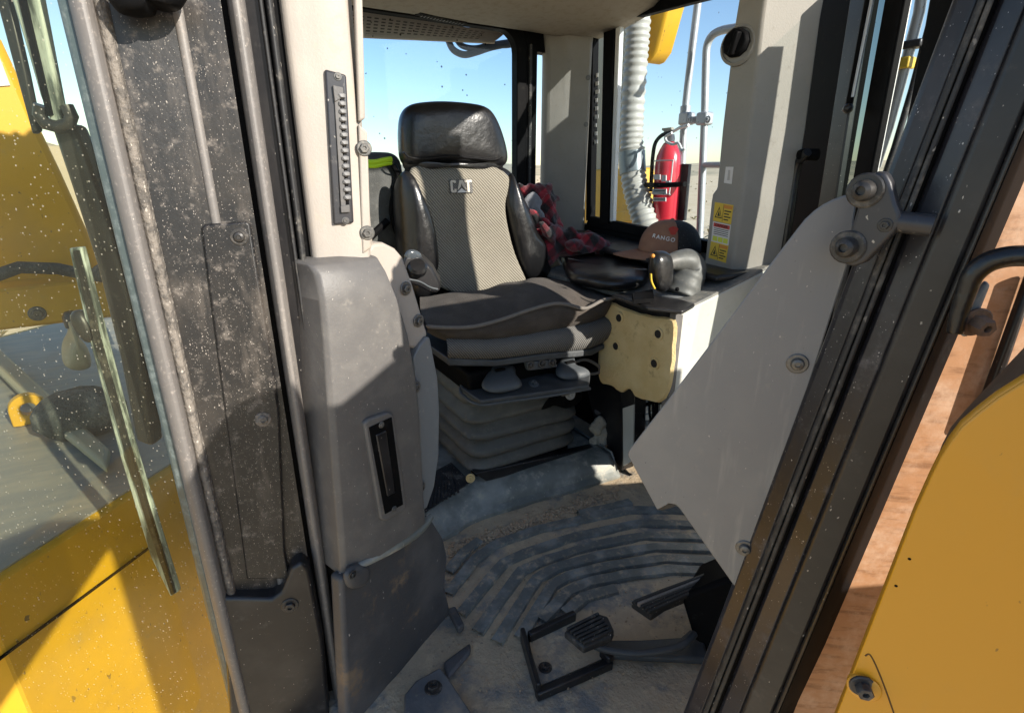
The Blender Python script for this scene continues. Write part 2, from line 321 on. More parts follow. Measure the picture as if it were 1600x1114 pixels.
def weave(name, c1, c2, scale, rot, bumpd=.0015):
    m = bpy.data.materials.new(name); m.use_nodes = True; t = m.node_tree; N = t.nodes; L = t.links; b = N['Principled BSDF']; b.inputs['Roughness'].default_value = .95
    b.inputs['Specular IOR Level'].default_value = .2
    g = N.new('ShaderNodeNewGeometry'); mp = N.new('ShaderNodeMapping'); mp.inputs['Rotation'].default_value = rot; L.new(g.outputs['Position'], mp.inputs[0])
    w = N.new('ShaderNodeTexWave'); w.inputs['Scale'].default_value = scale; w.inputs['Distortion'].default_value = .6; w.inputs['Detail Scale'].default_value = 3; L.new(mp.outputs[0], w.inputs['Vector'])
    n = N.new('ShaderNodeTexNoise'); n.inputs['Scale'].default_value = 420; L.new(g.outputs['Position'], n.inputs['Vector'])
    n2 = N.new('ShaderNodeTexNoise'); n2.inputs['Scale'].default_value = 7; n2.inputs['Detail'].default_value = 5; L.new(g.outputs['Position'], n2.inputs['Vector'])
    ad = N.new('ShaderNodeMath'); ad.operation = 'MULTIPLY_ADD'; L.new(n.outputs[0], ad.inputs[0]); ad.inputs[1].default_value = .5; 
    sb = N.new('ShaderNodeMath'); sb.operation = 'SUBTRACT'; L.new(w.outputs[1], sb.inputs[0]); sb.inputs[1].default_value = .25; L.new(sb.outputs[0], ad.inputs[2])
    mx = N.new('ShaderNodeMix'); mx.data_type = 'RGBA'; L.new(ad.outputs[0], mx.inputs[0]); mx.inputs[6].default_value = (*c2, 1); mx.inputs[7].default_value = (*c1, 1)
    m2 = N.new('ShaderNodeMix'); m2.data_type = 'RGBA'; m2.blend_type = 'MULTIPLY'; m2.inputs[0].default_value = .5; L.new(mx.outputs[2], m2.inputs[6]); L.new(n2.outputs[0], m2.inputs[7])
    rm = N.new('ShaderNodeMapRange'); rm.inputs[1].default_value = .3; rm.inputs[2].default_value = .7; rm.inputs[3].default_value = .7; rm.inputs[4].default_value = 1.15; L.new(n2.outputs[0], rm.inputs[0]); L.new(rm.outputs[0], m2.inputs[7])
    L.new(m2.outputs[2], b.inputs['Base Color'])
    bu = N.new('ShaderNodeBump'); bu.inputs['Strength'].default_value = .6; bu.inputs['Distance'].default_value = bumpd; L.new(ad.outputs[0], bu.inputs['Height']); L.new(bu.outputs[0], b.inputs['Normal'])
    return m
M['weave_back'] = weave('weave_back', (.30, .275, .225), (.115, .105, .085), 42, (0, R(42), 0))
M['weave_pad'] = weave('weave_pad', (.2, .195, .185), (.07, .068, .066), 60, (0, R(40), 0))

def plaid(name):
    m = bpy.data.materials.new(name); m.use_nodes = True; t = m.node_tree; N = t.nodes; L = t.links; b = N['Principled BSDF']; b.inputs['Roughness'].default_value = .95
    b.inputs['Sheen Weight'].default_value = .3
    g = N.new('ShaderNodeNewGeometry'); mp = N.new('ShaderNodeMapping'); mp.inputs['Rotation'].default_value = (R(20), R(35), R(30)); mp.inputs['Scale'].default_value = (34, 34, 34)
    wn = N.new('ShaderNodeTexNoise'); wn.inputs['Scale'].default_value = 9; L.new(g.outputs['Position'], wn.inputs['Vector'])
    va = N.new('ShaderNodeVectorMath'); va.operation = 'MULTIPLY_ADD'; va.inputs[1].default_value = (.05,) * 3; L.new(wn.outputs['Color'], va.inputs[0]); L.new(g.outputs['Position'], va.inputs[2]); L.new(va.outputs[0], mp.inputs[0])
    sx = N.new('ShaderNodeSeparateXYZ'); L.new(mp.outputs[0], sx.inputs[0])
    def stripe(o):
        f = N.new('ShaderNodeMath'); f.operation = 'SINE'; k = N.new('ShaderNodeMath'); k.operation = 'MULTIPLY'; k.inputs[1].default_value = 3.0; L.new(o, k.inputs[0]); L.new(k.outputs[0], f.inputs[0])
        q = N.new('ShaderNodeMapRange'); q.inputs[1].default_value = -.15; q.inputs[2].default_value = .15; L.new(f.outputs[0], q.inputs[0]); return q.outputs[0]
    a = stripe(sx.outputs[0]); c = stripe(sx.outputs[2])
    s = N.new('ShaderNodeMath'); s.operation = 'ADD'; L.new(a, s.inputs[0]); L.new(c, s.inputs[1])
    cr = N.new('ShaderNodeValToRGB'); e = cr.color_ramp.elements; e[0].color = (.26, .010, .022, 1); e[1].color = (.012, .01, .012, 1); e2 = cr.color_ramp.elements.new(.5); e2.color = (.09, .008, .014, 1)
    h = N.new('ShaderNodeMath'); h.operation = 'MULTIPLY'; h.inputs[1].default_value = .5; L.new(s.outputs[0], h.inputs[0]); L.new(h.outputs[0], cr.inputs[0]); L.new(cr.outputs[0], b.inputs['Base Color'])
    bu = N.new('ShaderNodeBump'); bu.inputs['Strength'].default_value = .7; bu.inputs['Distance'].default_value = .004; nn = N.new('ShaderNodeTexNoise'); nn.inputs['Scale'].default_value = 260; L.new(g.outputs['Position'], nn.inputs['Vector']); L.new(nn.outputs[0], bu.inputs['Height']); L.new(bu.outputs[0], b.inputs['Normal'])
    return m
M['plaid'] = plaid('plaid')

# ------------------------------------------------------------------ small builders
def bolt(c, n, r=.008, parent=None, m=None, h=None, name='bolt', dome=False):
    n = V(n).normalized(); h = h or r * .7; mb = MB()
    mb.lathe(c, n, [(r * 1.55, -.001), (r * 1.6, r * .12), (r * 1.45, r * .24), (r * 1.0, r * .25)], 20)
    if dome: mb.lathe(V(c) + n * r * .2, n, [(r, 0), (r * .98, h * .4), (r * .8, h * .8), (r * .42, h), (r * .38, h * .62), (.0005, h * .6)], 18)
    else: mb.lathe(V(c) + n * r * .2, n, [(r, 0), (r, h * .85), (r * .88, h), (r * .45, h), (r * .4, h * .6), (.0005, h * .6)], 6)
    return ob(name, mb, m or M['bolt'], parent, ang=30)
def text_mb(s, size, o, ux, uy, depth, bold=.0):
    cu = bpy.data.curves.new('t', 'FONT'); cu.body = s; cu.size = 1; cu.offset = bold; cu.extrude = .5; cu.align_x = 'CENTER'; cu.align_y = 'CENTER'; cu.resolution_u = 3
    to = bpy.data.objects.new('t', cu); COL.objects.link(to); dg = bpy.context.evaluated_depsgraph_get()
    me = bpy.data.meshes.new_from_object(to.evaluated_get(dg)); ux = V(ux).normalized(); uy = V(uy).normalized(); uz = ux.cross(uy)
    mb = MB(); mb.add([V(o) + ux * v.co.x * size + uy * v.co.y * size + uz * (v.co.z + .5) * depth for v in me.vertices], [tuple(p.vertices) for p in me.polygons])
    bpy.data.objects.remove(to); bpy.data.curves.remove(cu); bpy.data.meshes.remove(me)
    return mb
def vstrip(px1, r1, px2, r2, z0, z1, back=.03):
    a, b = H(px1, r1), H(px2, r2); d = ((a + b) / 2).normalized() * back
    z = V((0, 0, z0)); return MB().prism([a + z, b + z, b + d + z, a + d + z], (0, 0, z1 - z0))
def vtube(px, r, rad, z0, z1, n=12):
    a = H(px, r); k = 10
    return MB().tube([a + V((0, 0, z0 + (z1 - z0) * i / k)) for i in range(k + 1)], rad, n)
def bar(p, q, w, h, updir=(0, 0, 1)):
    p, q = V(p), V(q); t = (q - p).normalized(); s = t.cross(V(updir)).normalized(); u = s.cross(t)
    return MB().loft([[c + s * a * w / 2 + u * b * h / 2 for a, b in ((-1, -1), (1, -1), (1, 1), (-1, 1))] for c in (p, q)])

def sheet_loft(mb, rows, vec):
    vec = V(vec); return mb.loft([list(r) + [p + vec for p in reversed(r)] for r in rows])

def blob(name, pieces, m, parent, vox=.012, disp=.006, seed=0, sub=0):
    """overlapping lumps fused into one crumpled mesh"""
    bm = bmesh.new()
    for c, s, rot in pieces:
        mt = Matrix.Translation(V(c)) @ rot.to_4x4() @ Matrix.Diagonal((*s, 1))
        bmesh.ops.create_icosphere(bm, subdivisions=3, radius=1, matrix=mt)
    me = bpy.data.meshes.new(name); bm.to_mesh(me); bm.free(); me.materials.append(m)
    o = bpy.data.objects.new(name, me); COL.objects.link(o)
    r = o.modifiers.new('r', 'REMESH'); r.mode = 'VOXEL'; r.voxel_size = vox; r.use_smooth_shade = True
    s = o.modifiers.new('sm', 'SMOOTH'); s.iterations = 4
    tx = bpy.data.textures.new(name, 'CLOUDS'); tx.noise_scale = .045
    d = o.modifiers.new('d', 'DISPLACE'); d.texture = tx; d.strength = disp * 4; d.texture_coords = 'GLOBAL'; d.mid_level = .5
    tx2 = bpy.data.textures.new(name + '_f', 'CLOUDS'); tx2.noise_scale = .018
    d2 = o.modifiers.new('d2', 'DISPLACE'); d2.texture = tx2; d2.strength = disp * 1.6; d2.texture_coords = 'GLOBAL'; d2.mid_level = .5
    if sub: q = o.modifiers.new('q', 'SUBSURF'); q.levels = 1; q.render_levels = 1
    o.parent = parent; o.matrix_parent_inverse = parent_inv(parent)
    return o
def rot(x=0, y=0, z=0): return (Matrix.Rotation(R(z), 3, 'Z') @ Matrix.Rotation(R(y), 3, 'Y') @ Matrix.Rotation(R(x), 3, 'X'))
# ================================================================== SETTING
def build_ground():
    mb = MB(); n = 60; ext = 2400
    vs = []; fs = []
    rad = [0] + [1.5 * (1.14 ** i) for i in range(58)]
    for r in rad:
        for k in range(72):
            a = k * math.pi / 36; x = r * math.cos(a); y = r * math.sin(a)
            vs.append((x, y, -1.9 + (noise.noise(V((x * .25, y * .25, 0))) * .08 if r < 60 else noise.noise(V((x * .02, y * .02, 3))) * min(1.2, r * .01))))
    for i in range(len(rad) - 1):
        for k in range(72):
            fs.append((i * 72 + k, i * 72 + (k + 1) % 72, (i + 1) * 72 + (k + 1) % 72, (i + 1) * 72 + k))
    mb.add(vs, fs); ob('ground', mb, M['sand'], ang=180, kind='structure')
    M['hill_mix'] = M['hill']
    # low sandy hills: a ridge behind the machine and a nearer bank on the left
    mb = MB()
    for (a0, a1, r0, h, seed) in ((-60, 8, 26, 5.2, 1), (-10, 110, 300, 8.5, 5)):
        rows = []
        for i in range(60):
            a = R(a0 + (a1 - a0) * i / 59); row = []
            e = min(1, min(i, 59 - i) / 12)
            for j in range(9):
                u = j / 8; r = r0 * (1 + u * .9); hh = h * e * math.sin(u * math.pi) ** .8 * (.75 + .5 * noise.noise(V((a * 5, u * 3, seed))))
                row.append(V((math.sin(a) * r, math.cos(a) * r, -2.1 + hh + .12 * noise.noise(V((a * 60, u * 20, seed))) * e)))
            rows.append(row)
        mb.loft(rows, False, False)
    ob('hills', mb, M['hill_mix'], ang=180, kind='structure')
    # scattered dry scrub, too many to count
    mb = MB()
    for i in range(900):
        a = R(random.uniform(-20, 100)); r = random.uniform(9, 190) ** 1.0; s = random.uniform(.10, .28) * (1 + r * .004)
        c = V((math.sin(a) * r, math.cos(a) * r, -1.88))
        for k in range(7):
            d = V((random.uniform(-1, 1), random.uniform(-1, 1), random.uniform(.3, 1.1))) * s; q = V((-d.y, d.x, 0)) * .35
            mb.add([c - q * .3, c + q * .3, c + d + q, c + d * 1.1 - q], [(0, 1, 2, 3)])
    ob('desert_scrub', mb, M['scrub'], flat=True, kind='stuff')
build_ground()

# cab floor, raised seat platform, dash, roof and the wall pieces that close the cab
fl = MB(); fl.prism([V((-.05, .84, -.06)), V((.52, .1, -.06)), V((1.2, .1, -.06)), V((1.53, .9, -.06)), V((1.53, 2.05, -.06)), V((.05, 2.05, -.06))], (0, 0, .06))
ob('cab_floor', fl, M['mat_base'], kind='structure')

def build_roof():
    prof = [(2.03, 1.52), (1.975, 1.512), (1.96, 1.497), (1.93, 1.494), (1.75, 1.50), (1.55, 1.53), (1.2, 1.70), (.3, 1.75), (.12, 1.75)]
    def xs(y):
        t = max(0, (y - .12) / .8); return (.5 - .3 * min(1, t), 1.17 + .33 * min(1, t))
    rows = []
    for y, z in prof:
        a, b = xs(y); e = .012 if y > 1.5 else 0
        rows.append([V((a + (b - a) * u, y, z - e * (abs(u * 2 - 1) ** 6))) for u in [i / 16 for i in range(17)]])
    mb = MB(); mb.loft(rows, False, False)
    top = MB()
    t = thing('cab_roof', 'tan headliner of the cab roof with a slot vent above the rear window', 'roof', (.85, 1, 1.75))
    o = ob('headliner', mb, M['headliner'], t)
    sm = o.modifiers.new('s', 'SOLIDIFY'); sm.thickness = .015; sm.offset = 1
    top.prism([V((.5, .1, 1.78)), V((1.17, .1, 1.78)), V((1.55, .9, 1.78)), V((1.55, 2.06, 1.78)), V((.15, 2.06, 1.78)), V((.15, .9, 1.78))], (0, 0, .06))
    ob('roof_skin', top, M['yellow_dirty'], t, bev=.02)
    # slot vent in the lower face
    pl = (V((0, .13, 1)).normalized(), V((.8, 1.9, 1.505)))
    a, b = on(652, 23, PZ(1.4925)), on(728, 38, PZ(1.4925))
    d = (b - a).normalized(); s = V((-d.y, d.x, 0))
    v = MB().prism([a - s * .02, b - s * .012, b + s * .012, a + s * .02], (0, 0, .012)); vo = ob('slot_vent', v, M['black_deep'], t, bev=.003)
    for i in range(14):
        c = a + (b - a) * (.08 + .84 * i / 13); ob('louver', MB().box(c + V((0, 0, -.001)), (.004, .02, .006)), M['black_paint'], vo)
    return t
build_roof()

def build_rear():
    t = thing('rear_window', 'wide rear window in a black rubber frame with smudged glass', 'window', (.75, YR, .6))
    zt, zb, x0, x1 = 1.497, .60, .20, 1.19
    ob('glass_pane', MB().box(((x0 + x1) / 2, YR + .012, (zt + zb) / 2), (x1 - x0 + .02, .006, zt - zb + .02)), M['glass_rear'], t)
    # frame: rounded rectangle ring
    def rr(x0, x1, z0, z1, r, y):
        out = []
        for cx, cz, a0 in ((x1 - r, z1 - r, 0), (x0 + r, z1 - r, 90), (x0 + r, z0 + r, 180), (x1 - r, z0 + r, 270)):
            for k in range(7): a = R(a0 + 15 * k); out.append(V((cx + r * math.cos(a), y, cz + r * math.sin(a))))
        return out
    i1 = rr(x0, x1, zb, zt, .07, YR - .02); o1 = rr(x0 - .03, x1 + .045, zb - .03, zt + .03, .08, YR - .02)
    i2 = [p + V((0, .045, 0)) for p in i1]; o2 = [p + V((0, .045, 0)) for p in o1]
    mb = MB(); mb.loft([i1, o1, o2, i2], True, False, True); ob('window_frame', mb, M['black_deep'], t, bev=.004)
    ob('frame_lip', MB().tube([V((1.255, YR - .012, z)) for z in (.6, .9, 1.2, 1.46)], .008, 8), M['rubber'], t)
    # the wall round it
    w = MB()
    w.box((.1, YR + .03, .75), (.14, .04, 1.5)); w.box((.72, YR + .03, .28), (1.1, .04, .58)); w.box((1.262, YR + .005, 1.0), (.052, .03, .95)); w.box((1.41, YR + .03, .35), (.2, .04, .7))
    w.box((.8, YR + .03, 1.555), (1.3, .05, .05)); w.box((1.36, YR + .02, 1.50), (.30, .05, .12))
    ob('rear_wall', w, M['black_deep'], kind='structure')
    c = thing('corner_post', 'grey-beige moulded corner post between the rear window and the side window', 'post', (1.42, 1.95, .7))
    a = H(850, 2.40); b = H(890, 2.32); d = H(921, 2.30)
    a = V((1.33, 1.985, 0)); b = V((1.385, 1.925, 0)); d = V((1.468, 1.86, 0))
    rows = []
    for z in (.58, .9, 1.2, 1.42, 1.52):
        g = .02 if z > 1.45 else 0
        rows.append([q + V((0, 0, z)) for q in (a - V((g, 0, 0)), a + (b - a) * .5, b - V((g, g, 0)), b + (d - b) * .5, d, V((1.468, 2.03, 0)), V((1.33, 2.03, 0)))])
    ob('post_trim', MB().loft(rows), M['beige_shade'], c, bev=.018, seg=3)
    for y in (47, 195, 325):
        p = on(914, y, (V((.62, .78, 0)).cross(V((0, 0, 1))), V((1.45, 1.875, 0)))); bolt(V((1.452, 1.87, p.z)), (-.6, -.8, 0), .006, c)
    return t
build_rear()

def build_side():
    t = thing('side_window', 'black framed sliding side window behind the orange-brown cap', 'window', (XW, 1.5, .78))
    P = PX(XW)
    def bar_px(name, pts, m=M['black_deep'], th=.03, off=0): return ob(name, MB().prism([p + V((off, 0, 0)) for p in tr(pts, P)], (th, 0, 0)), m, t, bev=.003)
    bar_px('frame_header', [(917, 20), (1180, -55), (1180, -20), (1090, 2), (960, 36), (917, 48)])
    bar_px('frame_sill', [(920, 338), (1010, 356), (1140, 385), (1150, 405), (1010, 372), (915, 352)])
    bar_px('frame_jamb', [(919, 40), (927, 40), (922, 345), (915, 345)])
    bar_px('sliding_stile', [(945, 30), (962, 28), (952, 350), (938, 350)], off=-.006)
    bar_px('stile_edge', [(962, 32), (969, 31), (957, 350), (952, 350)], M['white_plastic'], .02)
    bar_px('narrow_pane', [(926, 35), (947, 33), (941, 345), (921, 340)], M['glass_clear'], .005, .018)
    bar_px('sliding_pane', [(958, 30), (1180, -30), (1150, 395), (950, 352)], M['glass_clear'], .005, .012)
    # sun-bleached lettering running down the narrow pane
    for i, y in enumerate(range(118, 235, 13)):
        q = on(933 - (y - 118) * .03, y, PX(XW + .016)); ob('sticker_mark', MB().box(q, (.001, .012 + .01 * (i % 3), .014)), M['white_print'], t)
    w = MB(); w.box((XW + .035, 1.42, .375), (.05, 1.3, .80)); ob('side_wall', w, M['black_deep'], kind='structure')
    s = MB(); s.prism([V((1.25, .98, .70)), V((1.47, .98, .70)), V((1.47, 1.9, .735)), V((1.25, 1.9, .735))], (0, 0, .02)); ob('side_shelf', s, M['black_paint'], bev=.008, kind='structure')
build_side()

# ================================================================== MACHINE BODY BEHIND THE OPEN DOOR (seen through its glass)
def build_left_outside():
    t = thing('rear_fender', 'yellow fender box with a dusty grey top seen through the open door glass', 'fender', (-.4, 1.4, 0))
    pt = PZ(.32)
    a, b = on(-60, 940, pt), on(215, 764, pt); d = (b - a).normalized(); n = V((d.y, -d.x, 0)); bk = -n
    p0, p1 = a - d * .5, b + d * 1.3
    body = MB().prism([p0 + V((0, 0, -.9)), p1 + V((0, 0, -.9)), p1, p0], bk * 1.6); ob('fender_body', body, M['yellow_dirty'], t, bev=.012)
    top = MB().prism([p0 + bk * .012, p1 + bk * .012, p1 + bk * 1.55, p0 + bk * 1.55], (0, 0, .004)); ob('top_plate', top, M['tank_top'], t)
    pls = (n, a + n * .004)
    q0, q1 = on(-40, 1058, pls), on(246, 846, pls)
    ob('panel_seam', bar(q0, q1, .004, .005, n), M['black_deep'], t)
    # tall yellow housing and the ledge behind it
    h = thing('rear_housing', 'tall dusty yellow housing behind the door glass with a white sticker', 'housing', (-.9, 2.2, .2))
    P = (V((.25, -.97, 0)), V((-.6, 2.2, 0)))
    ob('housing_body', MB().prism(tr([(-260, -40), (-30, 30), (2, 62), (28, 118), (60, 195), (95, 268), (152, 395), (162, 470), (-260, 470)], P), (-.1, .5, 0)), M['yellow_dirty'], h, bev=.02)
    ob('warning_sticker', MB().prism(tr([(-30, 84), (0, 92), (16, 134), (-30, 137)], shift(P, .004)), (.0005, -.002, 0)), M['label_white'], h)
    PS_ = shift(P, -.004); du = (on(20, 120, PS_) - on(-20, 119, PS_)).normalized()
    for ch, x, y, sz in (('y', 2, 113, .05), ('n', 3, 121, .05), ('ness', 2, 131, .022)): ob('sticker_text', text_mb(ch, sz, on(x, y, PS_) - P[0] * .006, du, (0, 0, 1), .002), M['ink'], h, flat=True)
    l = thing('rear_ledge', 'yellow-brown ledge plate with one round bolt behind the door glass', 'ledge', (-.5, 2.0, .2))
    P2 = (V((.25, -.97, 0)), V((-.6, 2.05, 0)))
    ob('ledge_plate', MB().prism(tr([(-260, 440), (0, 452), (215, 428), (228, 490), (0, 517), (-260, 530)], P2), (-.05, .3, 0)), M['yellow_dirty'], l, bev=.01)
    bolt(on(58, 490, P2), (.25, -.97, 0), .014, l)
    c = thing('black_clamp', 'black hose clamp lying on the yellow ledge behind glass', 'clamp', (-.5, 2.0, .6))
    ob('clamp_body', inflate(tr([(140, 425), (160, 410), (200, 408), (215, 425), (195, 438), (150, 440)], shift(P2, .03)), P2[0], .05, .03, 24), M['rock'], c)
    ob('clamp_strap', MB().tube(tr([(-10, 432), (30, 418), (90, 420), (130, 428)], shift(P2, .03)), .018, 10), M['rock'], c)
    u = thing('tan_canister', 'tan bottle shaped canister hanging behind the wiper blade', 'canister', (-.4, 1.9, .4))
    Q = shift(P2, .2)
    pts = [(104, 500), (112, 498), (119, 505), (118, 520), (135, 540), (142, 562), (138, 574), (120, 578), (103, 573), (97, 560), (98, 538), (108, 518)]
    ob('canister_body', inflate(tr(pts, Q), Q[0], .07, .07, 40), M['tan_body'], u, sub=1)
    ob('canister_cap', MB().lathe(on(114, 500, Q), (0, 0, 1), [(.022, -.02), (.024, .01), (.015, .025)], 14), M['steel_dark'], u)
    g = thing('lifting_lug', 'yellow lifting lug with a round eye on the grey fender top', 'lug', on(52, 660, PZ(.33)))
    base = on(52, 662, PZ(.325)); nn = V((base.x, base.y, 0)).normalized(); sd = V((nn.y, -nn.x, 0)); k = base.length * .0 + .0
    sc = .0016
    ring = []; N_ = 28
    o_ = [base + sd * (24 * sc * 1.15 * math.cos(R(a))) + V((0, 0, (26 + 26 * math.sin(R(a))) * sc)) for a in range(0, 181, 15)] + [base - sd * 24 * sc * 1.15 + V((0, 0, -.0)), base + sd * 24 * sc * 1.15]
    mb = MB(); hole = [base + sd * (11 * sc * math.cos(R(-a))) + V((0, 0, (28 + 11 * math.sin(R(a))) * sc)) for a in range(0, 360, 15)]
    # plate with an eye: ring of quads
    outer = []
    cc = base + V((0, 0, 28 * sc))
    for a in range(0, 360, 15):
        dx, dz = math.cos(R(a)), math.sin(R(a))
        if dz >= -.2: r = 26 * sc
        else: r = min(26 * sc / max(abs(dx), .2), 28 * sc / abs(dz))
        outer.append(cc + sd * dx * r + V((0, 0, dz * r)))
    inner = [cc + (p - cc).normalized() * 11 * sc for p in outer]
    mb.loft([inner, outer, [p + nn * .03 for p in outer], [p + nn * .03 for p in inner]], True, False, True); ob('lug_plate', mb, M['yellow_dirty'], g, bev=.003)
    r = thing('light_band', 'tan bar standing in for a band of light across the grey fender top', 'light band', on(0, 560, PZ(.33)))  # band of light on the fender top modelled as a solid bar
    ob('light_band_body', MB().prism(tr([(-60, 500), (0, 552), (95, 640), (175, 715), (170, 745), (80, 670), (0, 590), (-60, 530)], PZ(.335)), (0, 0, .03)), M['tan_body'], r, bev=.01)
    k = thing('dark_rock', 'dark lump of rock lying on the grey fender top by the lug', 'rock', on(130, 690, PZ(.33)))
    ob('rock_body', MB().ico(on(135, 672, PZ(.33)) + V((0, 0, .05)), .095, 3, (1.1, .8, .75), .05), M['rock'], k)
build_left_outside()

# ================================================================== OPEN DOOR (left) and its post
Z0, Z1 = -.25, 1.75
def build_door():
    t = thing('cab_door', 'open black cab door with dusty glass and wiper at the left', 'door', H(250, .86))
    g0 = H(160, .872); gd = V((-.84, .54, 0)).normalized(); gn = V((.54, .84, 0)); g1 = g0 + gd * .85
    PG = (gn, g0)
    z = V((0, 0, -.2)); ob('glass_pane', MB().prism([g0 + z, g1 + z, g1 + z + gn * .006, g0 + z + gn * .006], (0, 0, 1.9)), M['glass_door'], t)
    ob('glass_seal', vstrip(154, .868, 171, .858, Z0, Z1, .03), M['seal_teal'], t, bev=.004)
    # rounded dusty edge section of the door frame, then crusted lip, flat web, rib, step, groove, bulb seal
    def prof(name, pts, m, back=.035, **k):
        rows = []
        q = [H(a, r) for a, r in pts]; bk = (q[0] + q[-1]).normalized() * back
        ring = q + [q[-1] + bk, q[0] + bk]
        for i in range(9):
            zz = Z0 + (Z1 - Z0) * i / 8; rows.append([p + V((0, 0, zz)) for p in ring])
        return ob(name, MB().loft(rows), m, t, **k)
    prof('edge_section', [(168, .866), (172, .846), (182, .838), (192, .836), (200, .842), (206, .856)], M['rubber_dusty'], bev=.003)
    prof('crusted_lip', [(204, .853), (210, .846), (219, .846), (226, .856)], M['crust'], bev=.003)
    prof('frame_web', [(224, .858), (318, .852)], M['black_frame'])
    ob('frame_rib', vtube(323, .853, .0062, Z0, Z1), M['rubber_dusty'], t)
    prof('frame_flange', [(327, .852), (386, .846)], M['black_frame'])
    prof('seal_groove', [(384, .868), (398, .868)], M['black_deep'])
    prof('bulb_seal', [(395, .858), (398, .842), (404, .834), (411, .833), (418, .840), (421, .856)], M['rubber_dusty'], bev=.002)
    # access plate with two bolts
    P = (H(318, .852).cross(V((0, 0, 1))).normalized(), V((0, 0, 0)))
    dd = (H(386, .846) - H(327, .852)).normalized(); PN = V((dd.y, -dd.x, 0)); PA = (PN, H(350, .84))
    ob('access_plate', MB().prism(tr([(314, 356), (320, 351), (384, 346), (391, 350), (436, 640), (445, 860), (452, 905), (385, 905), (352, 650)], PA), -PN * .008), M['black_frame'], t, bev=.003, seg=2)
    bolt(on(374, 370, PA), PN, .0075, t, M['bolt_black'], dome=True); bolt(on(411, 655, PA), PN, .0075, t, M['crust'], dome=True)
    # corner guard at the foot of the door
    PG2 = (PN, H(350, .82))
    gb = ob('corner_guard', MB().prism(tr([(346, 934), (424, 936), (440, 925), (455, 888), (470, 878), (483, 890), (505, 1000), (520, 1180), (362, 1180)], PG2), -PN * .04), M['black_paint'], t, bev=.006, seg=3)
    bolt(on(453, 945, PG2), PN, .009, t, M['bolt_black'])
    # top black knob hanging into the frame at the top
    ob('latch_knob', inflate(tr([(165, -30), (290, -30), (285, 8), (262, 14), (238, 8), (232, 22), (205, 25), (180, 15)], (PN, H(230, .82))), PN, .02, .03, 30), M['black_deep'], t)
    # wiper behind the glass
    PW = shift(PG, .035); PW2 = shift(PG, .05)
    w = ob('wiper_arm', MB().prism(tr([(8, -30), (55, -30), (92, 160), (98, 192), (80, 196), (62, 150), (36, 60)], PW), gn * .012), M['wiper'], t, bev=.003)
    ob('arm_strut', MB().prism(tr([(-12, -20), (8, -20), (38, 110), (58, 205), (50, 210), (20, 100)], PW2), gn * .01), M['steel_dark'], w, bev=.002)
    ob('arm_groove', MB().prism(tr([(22, -25), (32, -25), (80, 180), (73, 182)], shift(PG, .031)), gn * .004), M['black_deep'], w)
    ob('arm_clamp', MB().tube(tr([(64, 165), (62, 180), (72, 194), (92, 199), (108, 194), (112, 182), (104, 166)], PW), .008, 10), M['steel_dark'], w)
    ob('arm_cover', MB().prism(tr([(76, 196), (110, 192), (128, 235), (162, 330), (205, 470), (226, 600), (238, 700), (210, 690), (185, 560), (150, 420), (108, 290)], PW2), gn * .03), M['steel_dark'], w, bev=.008, seg=3)
    b = ob('wiper_blade', MB().prism(tr([(107, 388), (126, 386), (160, 520), (205, 690), (245, 820), (278, 925), (266, 932), (235, 870), (188, 715), (140, 535)], shift(PG, .018)), gn * .01), M['wiper'], t, bev=.002)
    ob('blade_rubber', MB().prism(tr([(114, 392), (119, 392), (152, 525), (198, 690), (240, 825), (272, 928), (267, 929), (232, 826), (190, 690), (145, 528)], shift(PG, .012)), gn * .006), M['rubber'], b)
    ob('blade_clip', inflate(tr([(112, 490), (125, 484), (140, 500), (150, 528), (138, 535), (120, 515)], shift(PG, .022)), gn, .012, .01, 20), M['steel_dark'], b)
build_door()

